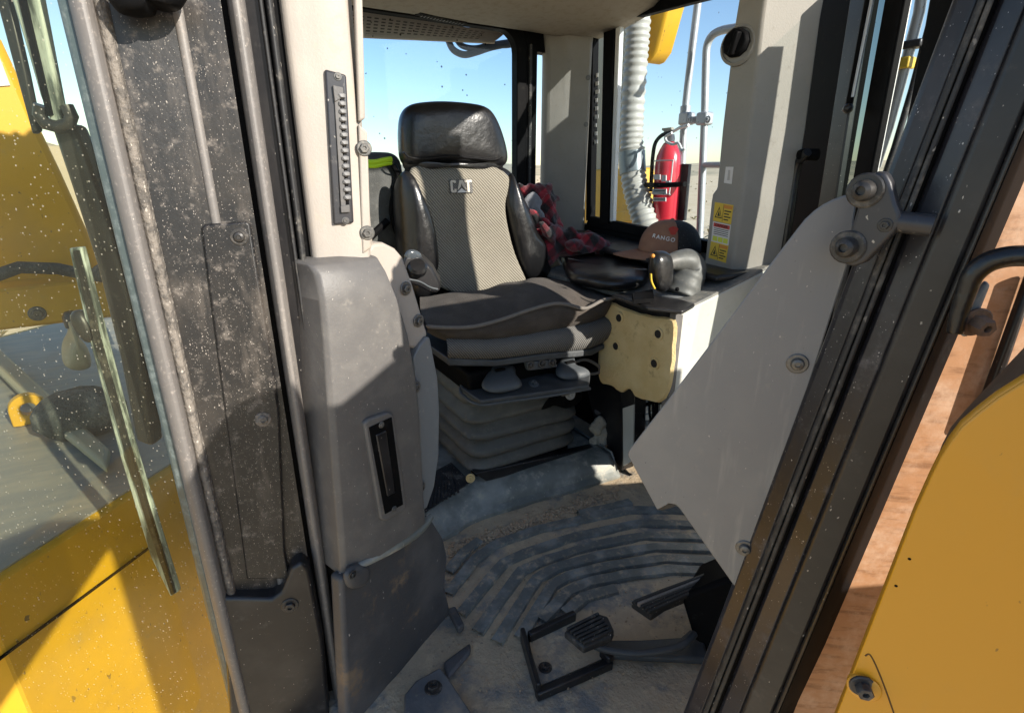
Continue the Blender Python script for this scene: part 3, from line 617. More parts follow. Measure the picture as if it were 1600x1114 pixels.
def build_post():
    t = thing('door_post', 'sunlit beige door post with a tall black air vent', 'post', H(500, .88))
    def prof(name, pts, m, z0=Z0, z1=Z1, back=.035, **k):
        q = [H(a, r) for a, r in pts]; bk = (q[0] + q[-1]).normalized() * back
        ring = q + [q[-1] + bk, q[0] + bk]
        return ob(name, MB().loft([[p + V((0, 0, z0 + (z1 - z0) * i / 8)) for p in ring] for i in range(9)]), m, t, **k)
    prof('jamb_channel', [(416, .90), (442, .872), (452, .874), (472, .905)], M['black_deep'], bev=.002)
    prof('jamb_face', [(421, .873), (439, .868)], M['black_paint'], back=.02)
    prof('jamb_lip', [(439, .867), (441, .858), (445, .858), (447, .868)], M['rubber'], bev=.001)
    prof('rubber_seal', [(449, .870), (451, .858), (455, .855), (459, .858), (461, .870)], M['rubber'], bev=.0015)
    prof('seal_gap', [(459, .884), (474, .884)], M['black_deep'])
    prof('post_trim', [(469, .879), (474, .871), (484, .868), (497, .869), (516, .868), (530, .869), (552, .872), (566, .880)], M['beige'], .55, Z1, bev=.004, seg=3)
    d = (H(548, .871) - H(480, .868)).normalized(); n = V((d.y, -d.x, 0)); P = (n, H(520, .862))
    prof('trim_return', [(562, .878), (572, .90)], M['beige'], .55, Z1)
    # side strips on the inner edge with bolts
    PS = (n, H(566, .872))
    s1 = ob('upper_strip', MB().prism(tr([(552, -60), (565, -60), (571, 186), (560, 191)], PS), -n * .02), M['beige'], t, bev=.003)
    s2 = ob('lower_strip', MB().prism(tr([(560, 194), (574, 206), (580, 388), (566, 398)], PS), -n * .02), M['beige'], t, bev=.003)
    bolt(on(569, 232, PS), n, .007, s2, M['bolt']); bolt(on(574, 364, PS), n, .007, s2, M['bolt'])
    # air vent
    z = V((0, 0, 0))
    vent = ob('air_vent', MB().prism(tr([(507, 108), (541, 117), (553, 349), (521, 352)], P), -n * .012), M['steel_dark'], t, bev=.003)
    ob('vent_slot', MB().prism(tr([(521, 134), (536, 138), (546, 330), (532, 331)], shift(P, -.0015) if P[0].dot(V((0, -1, 0))) < 0 else shift(P, .0015)), -n * .003), M['black_deep'], vent)
    for i in range(14):
        y = 150 + i * 12.2; x = 533.5 + (y - 140) * .055
        c = on(x, y, shift(P, .003)); ob('louver', MB().ico(c, 1, 1, (.0062, .005, .0048)), M['grey_plate'], vent)
    ob('vent_wheel', MB().prism(tr([(521, 134), (530, 136), (541, 330), (533, 330)], shift(P, .003)), -n * .003), M['grey_plastic'], vent, bev=.001)
    ob('slider', MB().prism(tr([(520, 133), (536, 137), (537, 152), (523, 160)], shift(P, .005)), -n * .004), M['grey_plastic'], vent, bev=.001)
    ob('slider', MB().prism(tr([(532, 322), (546, 320), (547, 332), (533, 333)], shift(P, .005)), -n * .004), M['grey_plastic'], vent, bev=.001)
    bolt(on(528, 120, P), n, .0035, vent, M['bolt'], name='screw'); bolt(on(540, 345, P), n, .0035, vent, M['bolt'], name='screw')

    # lower dark plastic cover on the post
    c = thing('post_cover', 'dark grey moulded plastic cover at the foot of the beige post, half in shadow', 'panel', (.2, .85, 0))
    PC = (V((.35, -.94, 0)).normalized(), V((.17, .81, 0))); nc = PC[0]
    rowspx = [(412, 396, 496, 590, .035), (417, 402, 493, 600, .012), (430, 425, 496, 607, 0), (472, 466, 501, 622, -.004), (534, 522, 506, 638, -.006), (610, 585, 511, 650, -.006), (695, 650, 517, 656, -.006), (785, 712, 524, 660, -.006), (860, 770, 530, 663, -.006), (902, 812, 534, 668, -.004)]
    rows = []
    for yl, yr, l, r, o in rowspx:
        a = on(l, yl, PC) - nc * o; b = on(r, yr, PC) - nc * o
        m1 = a + (b - a) * .3 + nc * .006; m2 = a + (b - a) * .7 + nc * .007
        rows.append([a - nc * .09, a - nc * .008, a + (b - a) * .04, m1, m2, b - (b - a) * .05 + nc * .002, b - nc * .012, b - nc * .09])
    ob('cover_shell', MB().loft(rows), M['grey_plastic'], c, bev=.006, seg=3, ang=50)
    fl_ = ob('side_flange', MB().prism(tr([(560, 430), (568, 397), (584, 380), (600, 379), (618, 388), (630, 402), (646, 446), (662, 500), (669, 522), (660, 545), (640, 545)], shift(PC, -.02)), -nc * .05), M['beige'], c, bev=.006, seg=3)
    for x, y in ((634, 451), (654, 501)): bolt(on(x, y, shift(PC, -.018)), nc, .0075, fl_, M['bolt'])
    sp = ob('side_plate', MB().prism(tr([(646, 560), (655, 541), (667, 526), (672, 528), (684, 590), (687, 640), (686, 710), (679, 760), (668, 793), (660, 799), (655, 650)], shift(PC, -.012)), -nc * .03), M['cool_plate'], c, bev=.003)
    for x, y in ((649, 605), (657, 761)): bolt(on(x, y, shift(PC, -.004)), nc, .0075, sp, M['bolt'])
    # lower vent: raised bezel, recessed slot
    PV = shift(PC, .020)
    vb = ob('lower_vent', MB().prism(tr([(569, 662), (576, 655), (606, 644), (615, 648), (636, 790), (632, 799), (602, 815), (595, 811)], PV), -nc * .012), M['grey_plastic'], c, bev=.004, seg=3)
    PV2 = shift(PC, .0215)
    ob('vent_slot', MB().prism(tr([(577, 668), (612, 652), (630, 788), (602, 803)], PV2), -nc * .004), M['black_deep'], vb)
    ob('vent_bar', MB().prism(tr([(588, 680), (604, 672), (618, 770), (606, 776)], shift(PC, .024)), -nc * .004), M['black_paint'], vb, bev=.002)
    bolt(on(596, 664, shift(PC, .0215)), nc, .0035, vb, M['bolt'], name='screw'); bolt(on(616, 795, shift(PC, .0215)), nc, .0035, vb, M['bolt'], name='screw')

    # kick panel below
    k = thing('kick_panel', 'scuffed dark rubber kick panel with a brown dirt patch under the vented cover', 'panel', (.3, .85, 0))
    PK = (V((.50, -.866, 0)).normalized(), V((.13, .785, 0))); nk = PK[0]
    ob('panel_sheet', MB().prism(tr([(533, 905), (545, 896), (570, 885), (640, 840), (672, 806), (694, 842), (700, 868), (696, 915), (706, 960), (728, 1000), (700, 1030), (660, 1062), (600, 1120), (546, 1180)], PK), -nk * .03), M['kick'], k, bev=.008, seg=3)
    ob('ledge_roll', MB().tube(smooth_curve(tr([(560, 884), (600, 862), (640, 838), (660, 822), (674, 806)], shift(PK, .004)), 14), [.006 + .006 * math.sin(i / 13 * 3.1) for i in range(14)], 10), M['step_blue'], k)
    cl = ob('retaining_clip', inflate(tr([(537, 900), (545, 886), (560, 880), (574, 885), (576, 900), (566, 914), (545, 918)], shift(PK, .004)), nk, .012, .01, 24), M['kick'], k)
    bolt(on(551, 897, shift(PK, .014)), nk, .005, cl, M['bolt_black'])
    f = thing('foot_plate', 'dusty grey floor plate with one hex bolt beside the kick panel', 'plate', (.25, .75, 0))
    ob('plate_body', MB().prism(tr([(632, 1130), (632, 1090), (650, 1068), (688, 1047), (700, 1062), (745, 1130), (760, 1200), (640, 1200)], PZ(.02)), (0, 0, .01)), M['floor_metal'], f, bev=.004)
    bolt(on(677, 1075, PZ(.03)), (0, 0, 1), .011, f, M['bolt_black'])
    e = thing('rubber_edge_block', 'small blue-grey rubber block wedged at the kick panel corner', 'block', on(715, 1020, PZ(.0)))
    ob('block_body', MB().prism(tr([(692, 1040), (735, 1008), (736, 1024), (700, 1066)], PZ(.012)), (0, 0, .012)), M['kick'], e, bev=.006)
    ob('block_tab', MB().prism(tr([(700, 960), (712, 956), (726, 985), (716, 992)], PZ(.02)), (0, 0, .02)), M['kick'], e, bev=.004)
M['kick'] = mat('kick', (.062, .062, .066), .55, var=((.105, .1, .1), 7, .42, .68), dust=((.21, .15, .095), 11, .56, .72), specks=[(WHITE_DUST, 130, .3, .12)], bump=(150, .4, .0015))
build_post()
# ================================================================== OPERATOR SEAT
SX = .775
def build_seat():
    t = thing('operator_seat', 'worn operator seat with grey woven back and black leather headrest', 'seat', (SX, 1.5, 0))
    # headrest
    P = PY(1.66)
    hr = [(624, 236), (623, 205), (626, 180), (636, 166), (655, 160), (690, 158), (730, 161), (757, 167), (772, 183), (784, 212), (791, 242), (788, 258), (772, 263), (735, 259), (700, 257), (665, 257), (640, 262), (628, 254)]
    prof = [(.0, 1.0), (.5, .985), (.76, .9), (.9, .7), (.97, .4), (1, 0)]
    o = inflate(tr(hr, P), (0, -1, 0), .055, .075, 56, prof); h = ob('headrest', o, M['leather'], t, sub=1)
    seam = [(630, 238), (640, 246), (665, 249), (700, 245), (735, 247), (770, 250), (784, 246)]
    ob('headrest_seam', MB().tube(smooth_curve(tr(seam, PY(1.603)), 30), .0028, 6), M['leather'], h)
    lp = [(628, 250), (640, 253), (665, 254), (700, 252), (735, 254), (770, 258), (786, 252), (778, 268), (735, 264), (700, 262), (660, 263), (636, 268)]
    ob('headrest_band', inflate(tr(lp, PY(1.66)), (0, -1, 0), .05, .06, 40), M['leather'], h)
    # woven back panel
    PB = 1.60
    rows_px = [(257, 655, 752, 0.045), (261, 642, 778, .02), (275, 638, 797, .004), (290, 645, 800, 0), (308, 656, 790, .004), (330, 665, 789, .010), (357, 672, 794, .014), (399, 679, 804, .012), (434, 682, 822, .004), (460, 682, 832, 0)]
    rows = []
    for y, l, r, dy in rows_px:
        yy = PB + dy - (y - 257) * .0003
        a, b = on(l, y, PY(yy)), on(r, y, PY(yy)); row = []
        for i in range(15):
            u = i / 14; row.append(a + (b - a) * u + V((0, .016 * (1 - (2 * u - 1) ** 2) - .01, 0)))
        rows.append(row)
    bp = ob('back_panel', sheet_loft(MB(), rows, (0, .03, 0)), M['weave_back'], t, sub=1, ang=180)
    # leather bolsters
    def bolster(name, pts, n, fr, bk):
        return ob(name, inflate(tr(pts, PY(1.60)), n, fr, bk, 44, [(.0, 1.0), (.4, .96), (.66, .82), (.86, .55), (.96, .25), (1, 0)]), M['leather'], t, sub=1)
    bolster('side_bolster', [(628, 270), (640, 268), (650, 290), (662, 315), (674, 355), (680, 400), (684, 440), (680, 462), (650, 465), (634, 430), (630, 390), (627, 340), (625, 300)], (.25, -1, 0), .055, .09)
    bolster('side_bolster', [(797, 268), (808, 288), (824, 322), (840, 362), (858, 388), (862, 412), (856, 432), (836, 438), (818, 434), (806, 410), (798, 372), (791, 335), (788, 306)], (-.3, -1, 0), .06, .09)
    ob('back_shell', inflate(tr([(632, 262), (700, 256), (790, 262), (820, 320), (850, 400), (840, 470), (640, 470), (630, 380)], PY(1.68)), (0, -1, 0), .05, .1, 40), M['leather'], t, sub=1)
    lg = on(720, 291, PY(1.592)); ux = (on(738, 290, PY(1.59)) - on(702, 291, PY(1.59))).normalized()
    c = thing_letters(lg, ux, t)
    # seat pad
    def curve(px, y, n=24): return smooth_curve([on(a, b, PY(y)) for a, b in px], n)
    rows = [curve([(700, 566), (770, 566), (850, 557), (925, 549), (958, 530)], 1.25),
            curve([(699, 560), (770, 561), (850, 552), (920, 545), (962, 522)], 1.20),
            curve([(700, 545), (770, 546), (850, 537), (920, 527), (968, 508)], 1.185),
            curve([(698, 530), (770, 531), (850, 521), (920, 508), (965, 495)], 1.20),
            curve([(690, 518), (770, 518), (850, 505), (920, 494), (958, 484)], 1.25),
            curve([(680, 490), (770, 480), (850, 470), (920, 465), (945, 462)], 1.55),
            curve([(690, 520), (770, 520), (850, 515), (920, 510), (945, 500)], 1.60)]
    ob('seat_pad', MB().loft(rows, False, False, True), M['weave_pad'], t, sub=1, ang=180)
    ob('pad_pan', MB().prism([on(x, y, PY(1.21)) for x, y in [(700, 560), (775, 563), (850, 553), (925, 546), (945, 538), (945, 545), (925, 556), (850, 563), (775, 573), (702, 572)]], (0, .4, 0)), M['mech'], t, bev=.004)
    # mechanism under the pad
    me = ob('seat_frame', MB().box((.80, 1.43, .425), (.40, .34, .07)), M['black_deep'], t, bev=.01)
    P2 = PY(1.225)
    tray = ob('adjuster_tray', MB().prism(tr([(716, 600), (900, 585), (922, 590), (920, 608), (750, 632), (722, 612)], PZ(.395)), (0, 0, .012)), M['mech'], t, bev=.003)
    ob('tray_lip', MB().tube(smooth_curve([on(x, y, PZ(.39)) for x, y in [(720, 606), (722, 616), (748, 632), (800, 626), (860, 618), (922, 607)]], 30), .005, 8), M['mech_blue'], tray)
    for pts in ([(753, 598), (760, 586), (766, 572), (802, 570), (806, 586), (815, 598), (812, 606), (790, 612), (770, 613), (755, 607)], [(868, 578), (876, 562), (895, 558), (900, 574), (920, 582), (918, 588), (890, 593), (872, 588)]):
        lv = ob('release_lever', inflate([on(x, y, (V((0, -.35, 1)).normalized(), V((.8, 1.2, .42)))) for x, y in pts], (0, -.35, 1), .018, .012, 36), M['mech_blue'], t)
        cx = sum(p[0] for p in pts) / len(pts); cy = min(p[1] for p in pts) + 9
        ob('lever_slot', MB().box(on(cx - 2, cy, (V((0, -.35, 1)).normalized(), V((.8, 1.2, .437)))), (.032, .012, .012)), M['black_deep'], lv, bev=.002)
    pl = ob('bolt_plate', MB().prism(tr([(822, 566), (868, 562), (872, 574), (826, 580)], PY(1.215)), (0, .02, 0)), M['mech_blue'], t, bev=.004)
    for x, y in ((829, 571), (847, 568), (863, 566)): bolt(on(x, y, PY(1.213)), (0, -1, .2), .0085, pl, M['bolt_black'], dome=True)
    bolt(on(880, 612, PY(1.21)), (-.2, -1, .2), .009, t, M['bolt'], h=.02); bolt(on(891, 616, PY(1.205)), (-.1, -1, .2), .011, t, M['galv'], h=.01)
    bolt(on(834, 600, PZ(.41)), (0, -.3, 1), .01, tray, M['mech_blue'])
    ob('seat_strap', MB().tube(smooth_curve([on(x, y, PY(1.24)) for x, y in [(898, 566), (915, 562), (935, 572), (936, 582), (915, 584), (905, 576)]], 24), .005, 8), M['piping'], t)
    # torn rubber bellows: rings in plan, five folds
    ridges = [(664, 708, 935, 632), (688, 715, 931, 652), (706, 718, 929, 668), (722, 722, 928, 684), (735, 730, 926, 697)]
    rows = []
    def ring(z, x0, x1, y0, y1, r, slope=0.0):
        out = []
        for cx, cy, a0 in ((x1 - r, y1 - r, 0), (x0 + r, y1 - r, 90), (x0 + r, y0 + r, 180), (x1 - r, y0 + r, 270)):
            for k in range(9):
                a = R(a0 + k * 90 / 8); x = cx + r * math.cos(a); y = cy + r * math.sin(a)
                nn = noise.noise(V((x * 9, y * 9, z * 30))) * .007
                out.append(V((x + nn, y + nn, z + nn * .8)))
        return out
    zs = [(.395, .0), (.385, .022), (.372, .032), (.352, .036), (.335, .030), (.326, .008), (.318, .010), (.300, .034), (.286, .038), (.274, .030), (.266, .006), (.258, .008), (.242, .034), (.228, .038), (.216, .03), (.208, .006),
          (.2, .008), (.185, .034), (.172, .037), (.16, .028), (.152, .005), (.144, .01), (.13, .03), (.118, .034), (.106, .02)]
    for z, o in zs:
        rows.append(ring(z, .645 - o, 1.005 + o * .7, 1.315 - o, 1.66 + o, .06))
    ob('bellows', MB().loft(rows, True, True), M['bellows'], t, ang=75)
    # the tear: a ragged dark hole with curled lips at the upper right
    tear = [(846, 640), (858, 622), (872, 612), (890, 606), (908, 612), (908, 624), (900, 632), (884, 638), (866, 634)]
    ob('tear_gap', inflate([on(x, y, PY(1.276)) for x, y in tear], (0, -1, .25), .006, .02, 30), M['black_deep'], t)
    ob('seat_base', MB().box((.82, 1.47, .10), (.36, .32, .07)), M['black_deep'], t, bev=.008)
    ob('base_rail', MB().prism(tr([(742, 740), (935, 697), (938, 708), (760, 752)], PY(1.27)), (0, .03, 0)), M['black_paint'], t, bev=.003)
    bolt(on(735, 747, PY(1.27)), (-.3, -1, .3), .009, t, M['foam'], name='yellow_cap')
    # armrest with round knob near the post
    a = ob('armrest', MB().prism(tr([(628, 412), (634, 400), (652, 398), (664, 408), (676, 420), (688, 443), (688, 454), (680, 459), (668, 456), (654, 448), (634, 442)], PY(1.25)), (.03, .07, .0)), M['black_paint'], t, bev=.008, seg=3)
    ob('armrest_ridge', MB().tube(smooth_curve(tr([(634, 436), (655, 440), (672, 449), (684, 452)], PY(1.248)), 20), .0025, 6), M['mech_blue'], a)
    ob('armrest_button', MB().lathe(on(652, 418, PY(1.245)), (-.2, -1, .9), [(.024, -.01), (.024, .006), (.018, .012), (.0, .013)], 24), M['leather'], a)
    ob('armrest_guard', inflate(tr([(632, 398), (640, 390), (654, 393), (659, 402), (648, 408), (634, 407)], PY(1.26)), (-.2, -1, .3), .012, .012, 20), M['smoke'], a)
    return t
def thing_letters(o, ux, parent):
    uy = V((0, .12, 1)).normalized(); c = V(o); n = ux.cross(uy)
    def q(x, y): return c + ux * x + uy * y
    cpts = [(-.0165, .0095), (-.0165, .0145), (-.0195, .018), (-.031, .018), (-.0355, .0145), (-.0355, -.0145), (-.031, -.019), (-.0195, -.019), (-.0165, -.0155), (-.0165, -.008), (-.0235, -.008), (-.0235, -.0125), (-.0285, -.0125), (-.0285, .0115), (-.0235, .0115), (-.0235, .0095)]
    apts = [(-.0035, .018), (.0085, .018), (.0175, -.012), (.0105, -.006), (.0075, -.0035), (.0025, .0085), (-.0025, -.0035), (-.0055, -.0065), (-.0125, -.012)]
    tpts = [(.012, .018), (.0385, .018), (.0385, .0105), (.029, .0105), (.029, -.019), (.0215, -.019), (.0215, .0105), (.012, .0105)]
    for pts in (cpts, apts, tpts): ob('logo_letter', MB().prism([q(x, y) for x, y in pts], n * .0022), M['logo_thread'], parent, flat=True)
    ob('logo_triangle', MB().prism([q(-.0145, -.0195), q(.0185, -.0195), q(.002, -.0065)], n * .0022), M['white_print'], parent, flat=True)
    ob('logo_patch', MB().prism([q(-.038, -.0215), q(.041, -.0215), q(.041, .0205), q(-.038, .0205)], n * -.003), M['weave_pad'], parent, flat=True)
build_seat()

def build_cushion():
    def curve(px, y, n=40, dz=0): return [p + V((0, 0, dz)) for p in smooth_curve([on(a, b, PY(y)) for a, b in px], n)]
    back = [(656, 462), (690, 458), (722, 453), (761, 449), (803, 439), (827, 434), (862, 435), (904, 441), (920, 453), (953, 464)]
    pip = [(668, 508), (675, 511), (733, 511), (780, 500), (827, 484), (862, 475), (885, 476), (913, 482), (939, 470), (958, 466)]
    bot = [(668, 516), (701, 531), (757, 534), (800, 530), (850, 522), (890, 514), (920, 507), (940, 496), (952, 486), (957, 472)]
    mid = [(656, 478), (690, 474), (722, 471), (761, 465), (803, 455), (827, 449), (862, 449), (904, 453), (930, 459), (956, 464)]
    m2 = [(658, 492), (690, 492), (722, 490), (761, 482), (803, 470), (827, 464), (862, 460), (904, 464), (932, 463), (958, 465)]
    rows = [curve([(x, y + 8) for x, y in bot], 1.30), curve(bot, 1.215), curve([(a[0], (a[1] * .5 + b[1] * .5)) for a, b in zip(bot, pip)], 1.185), curve(pip, 1.19), curve(m2, 1.27), curve(mid, 1.38), curve(back, 1.53), curve([(x, y + 3) for x, y in back], 1.58), curve([(x, y + 30) for x, y in back], 1.56)]
    for k, r in enumerate(rows):
        for i, p in enumerate(r):
            w = noise.noise(V((p.x * 11, p.y * 11, k))) * .007 + noise.noise(V((p.x * 30, p.y * 22, k + 5))) * .003
            if 2 <= k <= 6 and 0 < i < 39:
                p.z += w * 2.1 + (.022 if k in (4, 5) else 0) * math.sin(i / 39 * math.pi) ** .6; p.y += w * .6
    t = thing('seat_cushion', 'loose dark brown plush cushion with grey piping lying on the seat', 'cushion', (SX, 1.38, .55))
    ob('cushion_body', MB().loft(rows, False, False, True), M['plush'], t, sub=2, ang=180)
    ob('piping', MB().tube([p + V((0, -.004, .001)) for p in curve(pip, 1.183, 44)], .0052, 8), M['piping'], t)
build_cushion()

# seat platform step on the floor
def build_platform():
    t = thing('seat_platform', 'worn blue-grey step platform under the seat edged with mud', 'step', (.8, 1.3, 0))
    zt = .085
    top = [(664, 800), (735, 757), (800, 745), (880, 727), (955, 708)]
    botm = [(690, 850), (712, 838), (745, 818), (830, 790), (900, 770), (968, 748)]
    a = smooth_curve(tr(top, PZ(zt)), 30); b = smooth_curve(tr(botm, PZ(.0)), 30)
    rows = [[p + V((0, .5, 0)) for p in a], [p + V((0, .03, 0)) for p in a], [p + V((0, .006, -.006)) for p in a], [p * .55 + q * .45 + V((0, -.004, .002)) for p, q in zip(a, b)], [p * .3 + q * .7 + V((0, .004, 0)) for p, q in zip(a, b)], [p * .2 + q * .8 + V((0, -.012, 0)) for p, q in zip(a, b)], [q for q in b], [q + V((0, .02, -.02)) for q in b]]
    o = ob('step_body', MB().loft(rows, False, False), M['step_blue'], t, ang=50)
    m = o.modifiers.new('s', 'SOLIDIFY'); m.thickness = .01; m.offset = -1
    e0, e1 = on(955, 706, PZ(zt)), on(968, 748, PZ(0)); ob('step_end', MB().prism([e0, e1, e1 + V((0, .4, 0)), e0 + V((0, .4, 0))], (.008, 0, 0)), M['step_blue'], t, bev=.004)
    # ribbed rubber tread strip between the post cover and the seat
    P = PZ(zt + .006)
    ob('tread_base', MB().prism(tr([(660, 802), (735, 752), (705, 722), (672, 740), (640, 790)], P), (0, 0, -.004)), M['rubber'], t)
    for i in range(9):
        u = i / 8; p = V((666 + 44 * u, 797 - 28 * u, 0)); q = V((680 + 34 * u - 6, 742 - 8 * u, 0))
        p = (666 + 50 * u, 795 - 26 * u); q = (678 + 28 * u, 742 - 14 * u)
        ob('tread_rib', bar(on(p[0], p[1], P), on(q[0], q[1], P), .007, .006), M['rubber'], t)
build_platform()

# ================================================================== FLOOR MAT WITH CHEVRON RIBS
def build_mat():
    t = thing('floor_mat', 'dirty rubber floor mat with raised angled ribs', 'floor mat', (.7, .95, 0))
    base = [(640, 905), (690, 855), (745, 825), (830, 795), (968, 752), (1110, 762), (1180, 900), (1130, 1114), (1050, 1200), (660, 1200), (560, 1114)]
    # a gently uneven sheet
    mb = MB(); vs = []; fs = []; nx, ny = 90, 70
    for j in range(ny + 1):
        for i in range(nx + 1):
            x = .02 + 1.3 * i / nx; y = .36 + .9 * j / ny
            vs.append((x, y, .005 + .0045 * noise.noise(V((x * 9, y * 9, 0))) + .003 * noise.noise(V((x * 30, y * 30, 4)))))
    for j in range(ny):
        for i in range(nx): a = j * (nx + 1) + i; fs.append((a, a + 1, a + nx + 2, a + nx + 1))
    ob('mat_sheet', mb.add(vs, fs), M['mat_base'], t, ang=180)
    P = PZ(.006)
    ribs = [[(700, 930), (742, 876), (775, 852), (850, 826), (985, 798), (1085, 800)], [(720, 962), (786, 882), (828, 863), (900, 840), (1000, 819), (1095, 822)], [(746, 990), (814, 894), (850, 877), (930, 853), (1010, 839), (1108, 841)],
            [(776, 1006), (838, 906), (872, 888), (945, 869), (1025, 857), (1118, 859)], [(812, 1000), (862, 917), (894, 900), (960, 885), (1040, 875), (1132, 879)], [(846, 972), (886, 928), (920, 912), (985, 899), (1050, 893), (1144, 896)], [(700, 895), (728, 862), (750, 846)], [(905, 806), (935, 798), (985, 786)], [(882, 960), (912, 936), (962, 922)]]
    for r in ribs:
        ctrl = [on(x, y, P) for x, y in r]; pts = [ctrl[min(int(i / 29 * (len(ctrl) - 1)), len(ctrl) - 2)].lerp(ctrl[min(int(i / 29 * (len(ctrl) - 1)), len(ctrl) - 2) + 1], i / 29 * (len(ctrl) - 1) - min(int(i / 29 * (len(ctrl) - 1)), len(ctrl) - 2)) for i in range(30)]; w = .0155; rows = []
        for i, p in enumerate(pts):
            tt = (pts[min(i + 1, 29)] - pts[max(i - 1, 0)]).normalized(); s = V((-tt.y, tt.x, 0)); ww = w * (1 + .1 * noise.noise(p * 30)); hgt = .0075 + .0022 * noise.noise(p * 14)
            rows.append([p - s * ww, p - s * ww * .88 + V((0, 0, hgt + .002)), p + s * ww * .88 + V((0, 0, hgt + .002)), p + s * ww])
        ob('rib', MB().loft(rows, False, False), M['mat_rubber'], t, ang=30)
    # mud crumbs and grit, too many to count
    mb = MB()
    for i in range(1500):
        if i < 800:
            u = random.random(); x, y = 700 + 268 * u, 856 - 92 * u + random.gauss(4, 5); s = random.uniform(.002, .0065)
        else:
            x, y = random.uniform(690, 1120), random.uniform(770, 1080); s = random.uniform(.0008, .0028)
        c = on(x, y, PZ(.008)); mb.ico(c, s, 1, (1, 1, .7), .3)
    ob('dirt_crumbs', mb, M['dirt'], flat=True, kind='stuff')
build_mat()

# ================================================================== PEDALS
def build_pedals():
    t = thing('floor_pedal', 'ribbed pedal in a black rectangular floor frame', 'pedal', on(885, 1030, PZ(0)))
    def seg(name, p, q, z, w, h, m): return ob(name, bar(on(*p, PZ(z)), on(*q, PZ(z)), w, h), m, t, bev=.003)
    seg('frame_bar', (826, 998), (898, 964), .022, .014, .036, M['black_paint'])
    seg('frame_bar', (816, 990), (842, 1080), .024, .010, .04, M['black_paint'])
    seg('frame_bar', (838, 1086), (955, 1036), .014, .016, .022, M['black_paint'])
    seg('frame_bar', (940, 1020), (955, 1036), .02, .016, .035, M['black_paint'])
    ob('frame_floor', MB().prism(tr([(826, 1000), (900, 968), (945, 1030), (842, 1075)], PZ(.012)), (0, 0, .006)), M['mat_base'], t)
    bolt(on(852, 1043, PZ(.018)), (0, 0, 1), .009, t, M['bolt_black'])
    P = (V((-.1, -.25, 1)).normalized(), on(920, 985, PZ(.085)))
    pts = [(881, 986), (930, 956), (950, 962), (960, 984), (956, 994), (912, 1012)]
    pad = ob('pedal_pad', MB().prism(tr(pts, P), (0, 0, -.018)), M['rubber'], t, bev=.004, seg=2)
    for i in range(6):
        u = (i + .4) / 6; a = (884 + 30 * u, 982 + 26 * u); b = (934 + 24 * u, 957 + 32 * u)
        ob('pad_rib', bar(on(*a, shift(P, .003)), on(*b, shift(P, .003)), .006, .010), M['rubber_dusty'] if i % 3 == 9 else M['rubber'], pad, bev=.002)
    ob('pedal_arm', MB().tube(smooth_curve([on(925, 1006, PZ(.06)), on(950, 1015, PZ(.05)), on(1000, 1020, PZ(.05)), on(1060, 1010, PZ(.06)), on(1085, 990, PZ(.06))], 20), .008, 10), M['mech'], t)
    ob('hub_plate', MB().prism(tr([(930, 1008), (1000, 1008), (1062, 1004), (1078, 990), (1100, 1010), (1105, 1040), (950, 1032)], PZ(.012)), (0, 0, .018)), M['mech'], t, bev=.006)
    s = thing('decelerator_pedal', 'second ribbed pedal on a black arm beside the grey side plate', 'pedal', on(1080, 960, PZ(0)))
    P = (V((-.12, -.3, 1)).normalized(), on(1020, 940, PZ(.12)))
    pts = [(986, 938), (1034, 918), (1140, 880), (1150, 900), (1040, 945), (1018, 960)]
    pad = ob('pedal_pad', MB().prism(tr(pts, P), (0, 0, -.02)), M['rubber'], s, bev=.004)
    for i in range(5):
        u = (i + .4) / 5; a = (989 + 27 * u, 939 + 20 * u); b = (1138 + 8 * u, 884 + 15 * u)
        ob('pad_rib', bar(on(*a, shift(P, .003)), on(*b, shift(P, .003)), .007, .010), M['rubber_dusty'] if i == 1 else M['rubber'], pad, bev=.002)
    ob('pedal_housing', MB().prism([on(x, y, (V((-.75, -.6, .2)).normalized(), on(1085, 1000, PZ(.03)))) for x, y in [(1062, 932), (1130, 905), (1180, 900), (1160, 1060), (1100, 1036), (1078, 985)]], (.12, .05, 0)), M['black_deep'], s, bev=.01)
build_pedals()

